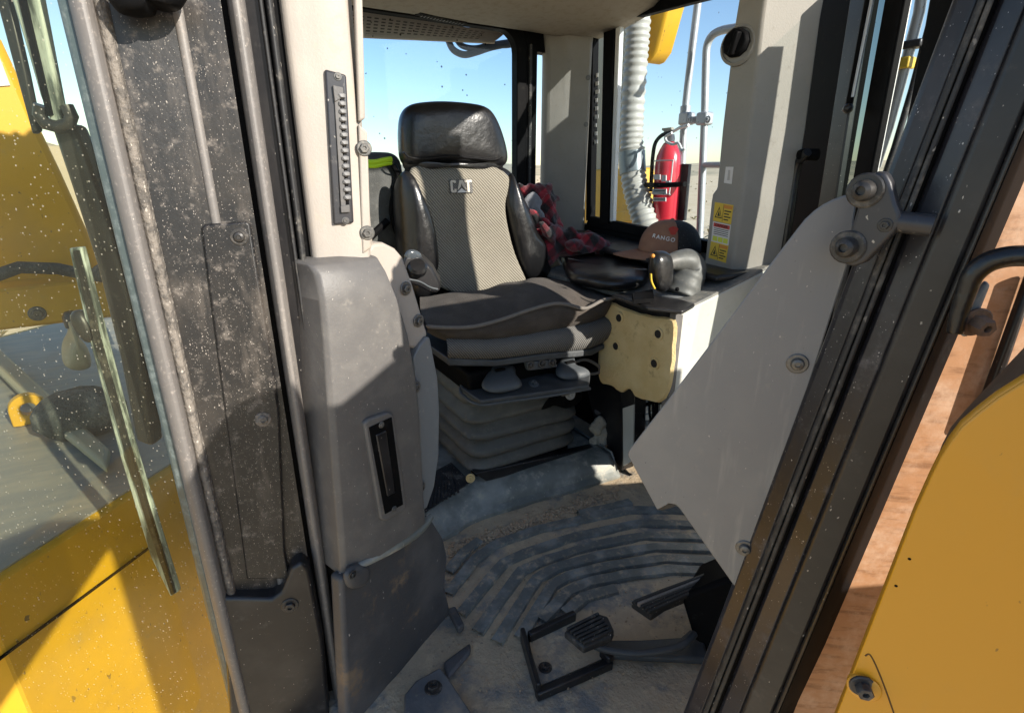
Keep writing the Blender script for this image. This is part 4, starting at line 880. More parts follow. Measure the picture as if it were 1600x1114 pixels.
# ================================================================== RIGHT-HAND CONSOLE
def build_console():
    t = thing('control_console', 'pale grey control console with dusty dark top beside the seat', 'console', (1.27, 1.2, 0))
    x0, x1 = 1.085, XW
    PFc = PY(.955)
    fr = tr([(1066, 491), (1160, 443), (1240, 408), (1300, 470), (1150, 640), (1080, 690), (1043, 650)], PFc)
    ob('front_panel', MB().prism(tr([(1063, 489), (1160, 441), (1230, 405), (1235, 520), (1130, 720), (1040, 720)], PFc), (0, .03, 0)), M['console'], t, bev=.006)
    top = tr([(1063, 487), (1160, 439), (1230, 402)], PFc)
    a, b = top[0], top[2]
    # top deck
    ta = on(957, 466, PX(x0)); 
    deck = [a + V((0, .002, 0)), b + V((0, .002, 0)), V((b.x, 1.62, b.z - .02)), V((a.x, 1.62, a.z + .005))]
    ob('top_deck', MB().prism(deck, (0, 0, -.02)), M['console_top'], t, bev=.004)
    ob('side_panel', MB().prism([a + V((.0, .03, -.01)), V((a.x, 1.62, a.z - .01)), V((a.x, 1.62, .35)), V((a.x, .985, .36))], (.02, 0, 0)), M['black_paint'], t)
    ob('edge_trim', MB().prism(tr([(1041, 655), (1050, 655), (1068, 492), (1057, 490)], PY(.954)), (-.004, .02, 0)), M['grey_plastic'], t, bev=.002)
    dl = ob('deck_lid', MB().prism(tr([(1128, 445), (1148, 436), (1160, 441), (1140, 451)], PZ(a.z + .03)), (0, 0, .003)), M['console_top'], t)
    # front bezel lip in front of the foam, with the pale dish under the boot
    zt = a.z
    ob('deck_lip', MB().prism(tr([(955, 466), (1000, 462), (1020, 470), (1075, 468), (1095, 476), (1066, 492), (1010, 486)], PZ(zt + .002)), (0, 0, .012)), M['black_paint'], t, bev=.004)
    ob('boot_dish', MB().lathe(on(1058, 462, PZ(zt + .004)), (0, 0, 1), [(.085, 0), (.078, .016), (.062, .02), (.058, .012), (.0, .01)], 28), M['grey_plate'], t)
    ob('deck_pocket', MB().prism(tr([(988, 458), (1020, 452), (1022, 466), (990, 468)], PZ(zt + .03)), (0, 0, -.012)), M['black_deep'], t)
    # lower structure below the overhang
    ob('support_leg', MB().prism(tr([(970, 612), (992, 606), (990, 700), (972, 735)], PX(1.12)), (.05, 0, 0)), M['black_paint'], t, bev=.002)
    ob('white_strip', MB().prism(tr([(973, 638), (990, 632), (988, 720), (974, 728)], PX(1.113)), (.006, 0, 0)), M['console'], t)
    ob('inner_bulkhead', MB().box((1.30, 1.45, .24), (.02, .6, .48)), M['black_deep'], t)
    ob('bulkhead_sheet', MB().prism(tr([(905, 560), (975, 605), (972, 735), (955, 712), (940, 690), (925, 640)], PX(1.14)), (.01, 0, 0)), M['black_paint'], t)
    return t, a
CON, CA = build_console()

def build_joystick():
    t = thing('joystick', 'black steering joystick with a wrinkled grey rubber boot', 'joystick', on(1058, 460, PZ(CA.z)))
    z = CA.z
    b0 = on(1058, 462, PZ(z + .012))
    path = [(1060, 462), (1066, 448), (1074, 430), (1078, 416), (1070, 408), (1054, 408), (1040, 412), (1030, 418)]
    rad = [.058, .056, .052, .045, .036, .026, .02, .017]
    d0 = PY(b0.y)
    pts = smooth_curve(tr(path, d0), 26); rr = []
    for i in range(26):
        u = i / 25 * 7; k = min(int(u), 6); rr.append((rad[k] + (rad[k + 1] - rad[k]) * (u - k)) * (1 + .03 * math.sin(i * 1.9)))
    ob('rubber_boot', MB().tube(pts, rr, 20), M['boot_grey'], t, sub=1, ang=180)
    g = [(1020, 398), (1028, 392), (1040, 393), (1047, 402), (1048, 425), (1046, 445), (1036, 456), (1024, 453), (1018, 440), (1016, 418)]
    gp = ob('grip', inflate(tr(g, shift(d0, .0)), (-.2, -1, 0), .03, .03, 40, [(.0, 1.0), (.5, .97), (.78, .82), (.93, .5), (.985, .2), (1, 0)]), M['leather'], t, sub=1)
    ob('grip_button', MB().ico(on(1020, 400, PY(b0.y - .02)), .006, 2), M['label_orange'], gp)
    ob('grip_label', MB().tube(smooth_curve(tr([(1017, 428), (1018, 440), (1023, 451)], PY(b0.y - .022)), 10), .0028, 8), M['label_yellow'], gp)
    ob('boot_hole', MB().ico(on(1058, 452, PY(b0.y - .056)), .006, 2), M['black_deep'], t)
build_joystick()

def build_tray():
    t = thing('arm_pad', 'black glossy arm pad lying level behind the joystick', 'armrest', on(945, 425, PZ(.66)))
    z = CA.z + .035
    pts = [(878, 400), (900, 396), (960, 402), (1012, 416), (1010, 440), (960, 446), (915, 440), (886, 430)]
    ob('pad_body', inflate(tr(pts, PZ(z)), (0, 0, 1), .03, .03, 44, [(.0, 1.0), (.55, .98), (.8, .92), (.93, .7), (.985, .35), (1, 0)]), M['leather'], t, sub=1)
    ob('pad_tray', MB().prism(tr([(870, 408), (1010, 425), (1012, 450), (960, 458), (890, 445)], PZ(z - .05)), (0, 0, .02)), M['black_paint'], t, bev=.006)
    ob('pad_seam', MB().tube(smooth_curve(tr([(888, 404), (930, 413), (980, 420), (1010, 421)], PZ(z + .027)), 20), .0025, 6), M['rubber_dusty'], t)
build_tray()

def build_foam():
    t = thing('foam_pad', 'torn yellow foam pad with four dark holes on the console side', 'foam pad', on(1000, 550, PX(1.07)))
    P = PX(1.07)
    pts = [(948, 478), (955, 472), (975, 480), (1010, 492), (1046, 496), (1057, 504), (1056, 540), (1052, 585), (1046, 612), (1034, 628), (1015, 626), (996, 620), (990, 610), (982, 608), (972, 613), (958, 603), (940, 596), (936, 570), (940, 520)]
    o = smooth_curve(tr(pts, P), 76, True)
    for i, p in enumerate(o): p += V((0, noise.noise(V((i * .9, 0, 0))) * .003, noise.noise(V((i * .8, 5, 0))) * .004))
    f = ob('foam_body', inflate(o, (-1, 0, 0), .014, .012, 76, [(.0, 1.0), (.6, .99), (.85, .9), (.97, .55), (1, 0)]), M['foam'], t)
    for x, y in ((1028, 522), (1022, 568), (967, 497), (962, 541)):
        c = on(x, y, PX(1.0545)); mb = MB(); mb.lathe(c, (-1, 0, 0), [(.019, -.004), (.018, .0006), (.012, .0010), (.011, -.003), (.0001, -.003)], 18)
        ob('hole_rim', mb, M['foam'], t); ob('hole', MB().lathe(c, (-1, 0, 0), [(.0115, -.002), (.0112, .0016), (.0001, .0017)], 16), M['foam_hole'], t)
build_foam()

M['piping_pale'] = mat('rag_pale', (.36, .33, .27), .95, bump=(200, .8, .004))
def build_connectors():
    t = thing('connector_block', 'cluster of white wiring connectors and black wires under the foam', 'wiring', on(1015, 650, PX(1.2)))
    P = PX(1.17); i = 0
    random.seed(11)
    for (x, y, w, h) in ((1006, 627, 10, 4), (1005, 638, 12, 6), (1022, 637, 14, 9), (1036, 636, 10, 9), (996, 644, 9, 7), (1008, 643, 8, 7), (1018, 645, 8, 4), (1007, 652, 12, 9), (1003, 662, 18, 9), (1012, 668, 13, 9), (1030, 650, 8, 6), (1022, 656, 8, 5)):
        ob('connector', MB().prism(tr([(x - w / 2, y - h / 2), (x + w / 2, y - h / 2), (x + w / 2, y + h / 2), (x - w / 2, y + h / 2)], shift(P, random.uniform(-.01, .01))), (.03, 0, 0)), M['white_plastic'] if i % 4 else M['cool_plate'], t, bev=.002); i += 1
    for k in range(9):
        x = random.uniform(995, 1040); ob('wire', MB().tube(smooth_curve([on(x, 612, PX(1.2)), on(x + random.uniform(-8, 8), 645, PX(1.16)), on(x + random.uniform(-10, 10), 690, PX(1.2))], 12), .004, 6), M['black_deep'], t)
    ob('backing', MB().box((1.225, 1.2, .25), (.02, .4, .34)), M['black_deep'], t)
    b = thing('rag', 'crumpled pale rag stuffed beside the torn bellows', 'rag', on(940, 680, PY(1.32)))
    mb = MB()
    blob('rag_body', [(on(x, y, PY(1.30)), (r * 1.5, r * 1.5, r * 1.7), rot(0, x * 7)) for x, y, r in ((930, 668, .016), (936, 660, .014), (944, 676, .02), (938, 690, .022), (950, 690, .018), (930, 690, .016), (946, 702, .018))], M['piping_pale'], b, .005, .005)
    h = thing('grey_hose', 'purple-grey bent hose end beside the bellows', 'hose', on(955, 660, PY(1.33)))
    ob('hose_body', MB().tube(smooth_curve(tr([(935, 640), (950, 650), (957, 664), (950, 680)], PY(1.33)), 16), [.018 + .004 * math.sin(i) for i in range(16)], 12), M['grey_plastic'], h)
build_connectors()

# ================================================================== CONSOLE PILLAR AND FAR DOOR
def build_pillar():
    t = thing('console_pillar', 'grey pillar with warning stickers and a round black knob', 'pillar', (1.4, 1.0, .67))
    xa = 1.36
    P = PX(xa)
    up_l, up_r = [(1160, -60), (1128, 200), (1119, 300)], [(1200, -60), (1172, 200), (1160, 296)]
    rows = []
    data = [(-80, 1166, 1206), (30, 1148, 1190), (200, 1128, 1172), (296, 1119, 1160), (306, 1112, 1159), (318, 1110, 1158), (403, 1101, 1146), (432, 1097, 1142)]
    for y, l, r in data:
        a, b = on(l, y, P), on(r, y, P)
        # front edge of the lit face, level with b
        c = V((1.50, b.y - .085, b.z)); e = V((1.50, a.y + .0, a.z)); z = b.z
        rows.append([V((xa, a.y, z)), V((xa, b.y, z)), V((1.50, b.y - .075, z)), V((1.50, a.y, z))])
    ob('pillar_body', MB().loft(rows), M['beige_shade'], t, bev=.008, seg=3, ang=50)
    fn = V((-.075, -.14, 0)).normalized()
    PFc = (fn, V((xa, on(1160, 296, P).y, 1)) + fn * .0006)
    # knob
    k = ob('round_knob', MB().lathe(on(1155, 72, PX(xa - .002)), (-1, -.25, .05), [(.05, -.01), (.05, .006), (.043, .012), (.0415, .006), (.0001, .005)], 32), M['beige_shade'], t)
    kb = ob('knob_grip', MB().lathe(on(1152, 68, PX(xa - .008)), (-1, -.25, .05), [(.036, -.004), (.037, .012), (.03, .02), (.012, .021), (.0001, .02)], 10), M['black_deep'], k, bev=.002)
    ob('knob_bar', MB().box(on(1148, 68, PX(xa - .03)), (.02, .014, .056), Matrix.Rotation(R(15), 3, 'X')), M['black_deep'], k, bev=.004)
    PL = shift(P, -.0012)
    def sheet(name, pts, m, par=t, off=0.0): return ob(name, MB().prism(tr(pts, (P[0], P[1] - V((.0012 + off, 0, 0)))), (.0008, 0, 0)), m, par)
    sl_ = sheet('white_label', [(1134, 261), (1146, 261), (1143, 288), (1131, 286)], M['label_white'])
    sheet('label_mark', [(1138, 266), (1141, 266), (1140, 282), (1136, 282)], M['steel'], sl_, .0005)
    def lerp(q, u, v): 
        a = V((*q[0], 0)); b = V((*q[1], 0)); c = V((*q[2], 0)); d = V((*q[3], 0)); p = (a * (1 - u) + b * u) * (1 - v) + (d * (1 - u) + c * u) * v; return (p.x, p.y)
    def sub(q, u0, v0, u1, v1): return [lerp(q, u0, v0), lerp(q, u1, v0), lerp(q, u1, v1), lerp(q, u0, v1)]
    q1 = [(1117, 316), (1146, 321), (1142, 351), (1114, 345)]; q2 = [(1114, 346), (1142, 352), (1138, 384), (1111, 377)]; q3 = [(1111, 377), (1138, 384), (1134, 411), (1107, 403)]
    for q, mid in ((q1, 0), (q2, 1), (q3, 0)):
        s = sheet('warning_sticker', q, M['label_white'] if mid else M['label_yellow'])
        if not mid:
            sheet('sticker_band', sub(q, .5, .06, .96, .24), M['label_orange'], s, .0005)
            tri = [lerp(q, .27, .2), lerp(q, .46, .8), lerp(q, .07, .8)]; sheet('warning_triangle', tri, M['ink'], s, .0005)
            tri = [lerp(q, .27, .3), lerp(q, .41, .75), lerp(q, .13, .75)]; sheet('triangle_fill', tri, M['label_yellow'], s, .001)
            tri = [lerp(q, .27, .42), lerp(q, .34, .7), lerp(q, .20, .7)]; sheet('triangle_mark', tri, M['ink'], s, .0015)
            for j in range(4): sheet('sticker_text', sub(q, .56, .34 + j * .15, .92 - .1 * (j % 2), .40 + j * .15), M['ink'], s, .0005)
            sheet('divider', sub(q, .485, .05, .5, .95), M['ink'], s, .0007)
        else:
            sheet('sticker_band', sub(q, .05, .05, .95, .24), M['label_red'], s, .0005)
            ob_t = text_mb('DANGER', .0115, on(*lerp(q, .5, .145), (P[0], P[1] - V((.002, 0, 0)))), on(*lerp(q, 1, .145), P) - on(*lerp(q, 0, .145), P), on(*lerp(q, .5, 0), P) - on(*lerp(q, .5, 1), P), .0004, .01); ob('sticker_text', ob_t, M['ink'], s, flat=True)
            for j in range(4): sheet('sticker_text', sub(q, .1, .3 + j * .09, .9, .33 + j * .09), M['ink'], s, .0005)
            for j in range(3): sheet('lime_panel', sub(q, .07 + j * .3, .7, .33 + j * .3, .94), M['label_lime'], s, .0005)
    # small vent standing on the lit face
    return t
build_pillar()

M['glass_smoke'] = glass('glass_smoke', (.55, .6, .59), .4, (.4, .38, .32), 120, .06, .05, .02)
def build_far_door():
    t = thing('far_door', 'black framed door on the far side with narrow glass', 'door', (1.4, .75, .0))
    def strip(name, xt, xb, m, off=0, th=.03, yt=-80, yb=470, w=None, **k):
        P = shift(PF, off); (a0, a1), (b0, b1) = xt, xb
        return ob(name, MB().prism([on(a0, yt, P), on(a1, yt, P), on(b1, yb, P), on(b0, yb, P)], PF[0] * th), m, t, **k)
    strip('frame_stile', (1292, 1360), (1212, 1270), M['black_deep'], 0, .05, bev=.006)
    strip('stile_lip', (1340, 1366), (1255, 1280), M['black_paint'], -.012, .02, bev=.004)
    strip('inner_web', (1358, 1420), (1270, 1310), M['glass_smoke'], .015, .005)
    strip('seal_strip', (1396, 1428), (1298, 1322), M['black_deep'], -.006, .02, bev=.004)
    strip('pane_edge', (1424, 1428), (1319, 1322), M['white_plastic'], 0, .02)
    strip('glass_pane', (1430, 1640), (1326, 1560), M['glass_far'], .01, .005)
    strip('front_stile', (1470, 1560), (1362, 1480), M['black_deep'], .0, .04)
    ob('door_sill', MB().prism([on(x, y, PF) for x, y in [(1180, 740), (1700, 740), (1700, 1100), (1180, 1100)]], PF[0] * .04), M['beige_shade'], t)
    s = thing('gas_strut', 'thin black gas strut with a bright rod on the far door', 'strut', on(1330, 160, shift(PF, -.03)))
    ob('strut_rod', MB().tube(tr([(1375, -60), (1363, 0), (1333, 152)], shift(PF, -.03)), .005, 10), M['steel'], s)
    ob('strut_body', MB().tube(tr([(1371, -60), (1357, 0), (1326, 168)], shift(PF, -.024)), .009, 10), M['black_deep'], s)
    ob('strut_ball', MB().ico(on(1325, 170, shift(PF, -.03)), .013, 2), M['black_paint'], s)
    g = thing('grab_bar', 'shiny black curved grab bar in front of the far door frame', 'grab bar', on(1235, 330, shift(PF, -.04)))
    P = shift(PF, -.11)
    pth = smooth_curve(tr([(1262, 238), (1254, 246), (1247, 256), (1241, 285), (1235, 330), (1226, 385), (1216, 440)], P), 30)
    ob('bar_tube', MB().tube(pth, .0115, 16), M['leather'], g)
    ob('bar_foot', MB().lathe(on(1260, 242, shift(PF, -.10)), PF[0], [(.012, -.022), (.016, -.012), (.016, .03)], 20), M['black_deep'], g)
    m = thing('mirror_bracket', 'steel mirror bracket with two tubes seen through the far door glass', 'bracket', (1.75, .75, 1))
    P = PX(1.8)
    ob('bracket_tube', MB().tube(tr([(1448, -60), (1436, 20), (1410, 120), (1388, 200), (1368, 262)], P), .014, 10), M['galv'], m)
    ob('bracket_tube', MB().tube(tr([(1470, -60), (1452, 40), (1425, 140), (1398, 230), (1384, 270)], P), .009, 10), M['steel_dark'], m)
    ob('bracket_clamp', MB().box(on(1410, 100, P), (.04, .05, .03)), M['label_yellow'], m, bev=.004)
    ob('bracket_clamp', MB().box(on(1428, 70, P), (.04, .05, .02)), M['steel_dark'], m, bev=.004)

build_far_door()
# ================================================================== NEAR DOOR POST, STRIKER, SIDE PLATE (right foreground)
def Lx(y): return 1495 - .380 * y
def Rx(y): return 1722 - .430 * y
def build_front_post():
    t = thing('front_post', 'leaning black front door post with rubber seal strips', 'post', on(1240, 930, PD))
    ys = [-120, 0, 150, 300, 450, 600, 750, 930, 1114, 1260]
    def band(name, f0, f1, off0, off1, m, th=.04, y0=-120, y1=1260, **k):
        rows = []
        n = PD[0].normalized()
        for y in [y0 + (y1 - y0) * i / 10 for i in range(11)]:
            l, r = Lx(y), Rx(y); a = on(l + (r - l) * f0, y, shift(PD, off0)); b = on(l + (r - l) * f1, y, shift(PD, off1))
            a2 = a + n * th; b2 = b + n * th; rows.append([a, b, b2, a2])
        return ob(name, MB().loft(rows), m, t, **k)
    band('inner_flange', -.02, .16, .012, .0, M['post_steel'], bev=.004)
    band('rubber_seal', .15, .205, -.006, -.008, M['rubber'], .03, bev=.003, seg=3)
    band('rubber_seal', .215, .26, -.010, -.010, M['rubber'], .03, bev=.003, seg=3)
    band('seal_channel', .255, .30, .004, .004, M['black_deep'], .03)
    band('post_web', .295, .50, -.004, -.014, M['post_steel'], bev=.003)
    band('post_face', .50, .80, -.018, -.020, M['black_paint'], bev=.004, seg=3)
    band('post_edge', .80, .84, -.024, -.026, M['black_paint'], .04, bev=.003)
    band('post_return', .84, 1.0, -.016, .02, M['black_deep'], .05, bev=.003)
M['post_steel'] = mat('post_steel', (.014, .014, .018), .33, .1, var=((.034, .033, .04), 7, .42, .7), dust=((.11, .104, .108), 34, .54, .8), specks=[((.5, .48, .48), 620, .3, .2), ((.4, .38, .38), 300, .14, .15)], bump=(70, .2, .0015))
build_front_post()

def build_plate():
    t = thing('side_plate', 'large grey sheet metal side plate with a pointed lower tip', 'plate', on(1165, 700, PD))
    n = V((.82, .573, 0)); P = (n, on(1240, 700, shift(PD, .016)))
    arc = [(1340, 303), (1318, 306), (1302, 312), (1286, 320), (1272, 330), (1258, 343), (1246, 358)]
    pts = arc + [(1200, 418), (1110, 538), (1040, 630), (984, 702), (981, 708), (982, 714), (1026, 796), (1030, 797), (1045, 787), (1056, 789), (1062, 795), (1160, 934), (1166, 937), (1170, 930), (1215, 770), (1262, 610), (1300, 490), (1326, 410)]
    ob('plate_sheet', MB().prism(tr(pts, P), n * .004), M['grey_plate'], t, bev=.0015)
    ob('edge_fold', MB().prism(tr([(1026, 796), (1045, 787), (1056, 789), (1050, 793), (1034, 797)], P), n * .02), M['black_paint'], t)
    for x, y in ((1246, 568), (1164, 856)): bolt(on(x, y, P), -n, .0066, t, M['bolt'], dome=True)
build_plate()

def build_striker():
    t = thing('door_striker', 'black cast door striker with two button bolts and a steel pin', 'striker', on(1360, 340, PD))
    P = (V((.97, .2, 0)).normalized(), on(1360, 340, shift(PD, -.03))); n = P[0]
    pts = [(1371, 268), (1384, 269), (1392, 285), (1400, 318), (1407, 335), (1406, 352), (1394, 367), (1372, 390), (1352, 410), (1334, 417), (1320, 415), (1314, 406), (1318, 385), (1328, 360), (1339, 326), (1340, 298), (1352, 276)]
    ob('striker_plate', MB().prism(tr(pts, P), n * .014), M['steel_dark'], t, bev=.003, seg=3)
    bolt(on(1352, 298, P), -n, .0088, t, M['bolt_black'], dome=True, h=.011); bolt(on(1325, 386, P), -n, .0088, t, M['bolt_black'], dome=True, h=.011)
    a = on(1398, 346, shift(P, .008)); d = on(1459, 354, (P[0], P[1])) - on(1400, 347, P)
    d = V((.75, -.66, 0)).normalized()
    e = on(1459, 353, (PD[0], PD[1] - PD[0].normalized() * .028))
    ob('striker_pin', MB().lathe(a, (e - a), [(.0085, 0), (.0085, (e - a).length * .97), (.007, (e - a).length)], 20), M['steel_dark'], t)
    bolt(on(1383, 352, P), -n, .0035, t, M['bolt_black'], name='rivet')
build_striker()

def build_handle():
    t = thing('outer_handle', 'thick black outer handle bracket with a rusty bolt', 'handle', on(1520, 480, PD))
    P = shift(PD, -.04)
    pth = smooth_curve(tr([(1492, 520), (1497, 495), (1510, 455), (1520, 430), (1540, 412), (1570, 402), (1610, 400), (1700, 405)], P), 40)
    ob('handle_tube', MB().tube(pth, [.0055 + .0022 * min(1, i / 20) for i in range(40)], 14), M['leather'], t, ang=180)
    ob('handle_lug', MB().prism(tr([(1500, 525), (1520, 470), (1540, 440), (1548, 445), (1530, 490), (1512, 528)], shift(PD, -.028)), PD[0] * .01), M['cool_plate'], t, bev=.003)
    bolt(on(1524, 503, shift(PD, -.03)), -PD[0].normalized() + V((.3, -.5, -.2)), .0075, t, M['rusty'], h=.012)
M['rusty'] = mat('rusty', (.11, .07, .05), .7, .3, dust=((.2, .13, .09), 50, .45, .7), bump=(160, .4, .001))
build_handle()

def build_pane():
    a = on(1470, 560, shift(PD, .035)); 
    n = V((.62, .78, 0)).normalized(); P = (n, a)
    t = thing('windscreen', 'dust-caked windscreen with painted copper reflection beside the black post, catching the sun', 'windscreen', a)
    ob('pane_sheet', MB().prism(tr([(1640, 180), (1800, 180), (1800, 700), (1500, 1000), (1260, 1160), (1240, 1114), (1320, 900), (1440, 620), (1540, 330)], P), n * .006), M['copper_reflection'], t)
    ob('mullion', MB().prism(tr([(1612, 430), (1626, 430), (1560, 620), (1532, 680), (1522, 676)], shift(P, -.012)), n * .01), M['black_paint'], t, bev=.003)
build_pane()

def build_yellow():
    t = thing('yellow_cowl', 'smooth yellow machine cowl with rounded top and one bolt at lower right', 'cowl', on(1480, 1000, shift(PD, -.13)))
    P = shift(PD, -.13); n = PD[0].normalized()
    edge = [(1290, 1160), (1308, 1114), (1352, 1000), (1395, 890), (1430, 800), (1455, 745), (1470, 715), (1485, 692), (1503, 668), (1530, 645), (1560, 622), (1600, 597), (1700, 545), (1850, 490)]
    front = tr(edge, P)
    back = [p + n * .11 + V((0, 0, .012)) for p in front]
    mid = [p + n * .02 + V((.0, 0, .02)) * (1 if i > 5 else .4) for i, p in enumerate(front)]
    base = [V((p.x, p.y, p.z)) for p in front]
    # front skin as polygon, then rolled top band
    skin = MB().prism(front + tr([(1850, 1300), (1250, 1300)], P), n * .004); ob('cowl_skin', skin, M['yellow'], t, bev=.001)
    rows = []
    for k in range(9):
        a = R(90 * k / 8); rows.append([p + n * (.005 * (1 - math.cos(a)) + .002) + (V((0, 0, .003)) if i > 6 else V((.0, .0, .001))) * math.sin(a) for i, p in enumerate(front)])
    rows.append([p + n * .004 - V((0, 0, .002)) for p in rows[-1]])
    ob('rolled_edge', MB().loft(rows, False, False), M['yellow'], t, ang=80)
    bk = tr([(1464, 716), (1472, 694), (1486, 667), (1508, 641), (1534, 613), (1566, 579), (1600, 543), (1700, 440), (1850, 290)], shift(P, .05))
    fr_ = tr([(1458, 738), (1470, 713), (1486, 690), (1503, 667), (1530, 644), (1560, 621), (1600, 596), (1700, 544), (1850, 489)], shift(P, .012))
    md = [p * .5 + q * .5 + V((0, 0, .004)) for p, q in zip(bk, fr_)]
    sheet_ = sheet_loft(MB(), [fr_, md, bk], V((0, 0, -.006))); ob('top_band', sheet_, M['top_dirt_shade'], t)
    fl_ = shift(P, -.0022)
    ob('slot_groove', MB().tube(smooth_curve(tr([(1352, 1024), (1359, 1022), (1369, 1040), (1385, 1080), (1402, 1130)], shift(P, .0001)), 24), .0007, 6), M['seam_brown'], t)
    ob('bolt_boss', MB().lathe(on(1350, 1072, P), -n, [(.0125, -.002), (.0125, .002), (.011, .003), (.0001, .003)], 24), M['yellow'], t)
    b = bolt(on(1348, 1071, shift(P, -.003)), -n + V((.2, -.2, 0)), .0065, t, M['steel_dark'], h=.008)
    for x, y in ((1421, 873), (1400, 915)): ob('paint_chip', MB().lathe(on(x, y, P), -n, [(.0012, 0), (.0008, .0006), (.0001, .0006)], 8), M['black_deep'], t)
build_yellow()

# front of the cab: unseen dash and far post, added to stop low sun
def build_front():
    t = thing('dashboard', 'unseen grey dashboard block added at the front of the cab to stop the sun', 'dashboard', (.9, .12, 0))
    ob('dash_body', MB().prism([V((.74, .27, 0)), V((.74, .20, 1.19)), V((.74, .02, 1.19)), V((.74, .02, 0))], (.405, 0, 0)), M['grey_plastic'], t, bev=.02)
    e = thing('sun_blocker', 'unseen yellow block added ahead of the cab door to cast shadows', 'box', (.55, -.42, -.4))  # unseen shape added to block the sun, outlined from the wanted shadows
    ob('blocker_body', MB().prism([V((.37, -.35, -.4)), V((.37, -.35, 1.12)), V((.395, -.35, 1.165)), V((.455, -.35, 1.24)), V((.53, -.35, 1.255)), V((.555, -.35, 1.20)), V((.58, -.35, 1.20)), V((.745, -.35, 1.29)), V((.745, -.35, .84)), V((1.34, -.35, .80)), V((1.36, -.35, 1.1)), V((1.60, -.35, 1.1)), V((1.60, -.35, -.4))], (0, -.16, 0)), M['yellow_dirty'], e, bev=.012)
    ob('blocker_arm', MB().prism([V((x, -.40, z)) for x, z in [(-.05, .66), (.118, .81), (.372, 1.055), (.372, 1.09), (.25, 1.12), (.15, 1.10), (-.05, .95)]], (0, -.06, 0)), M['yellow_dirty'], e, bev=.01)  # arm added to shade the fender behind the door glass
    p = thing('far_front_post', 'unseen black front post added on the far side of the cab to stop the sun', 'post', (1.16, .2, 0))
    ob('post_body', MB().box((1.205, .2, .85), (.12, .10, 1.8)), M['black_paint'], p, bev=.01)
build_front()

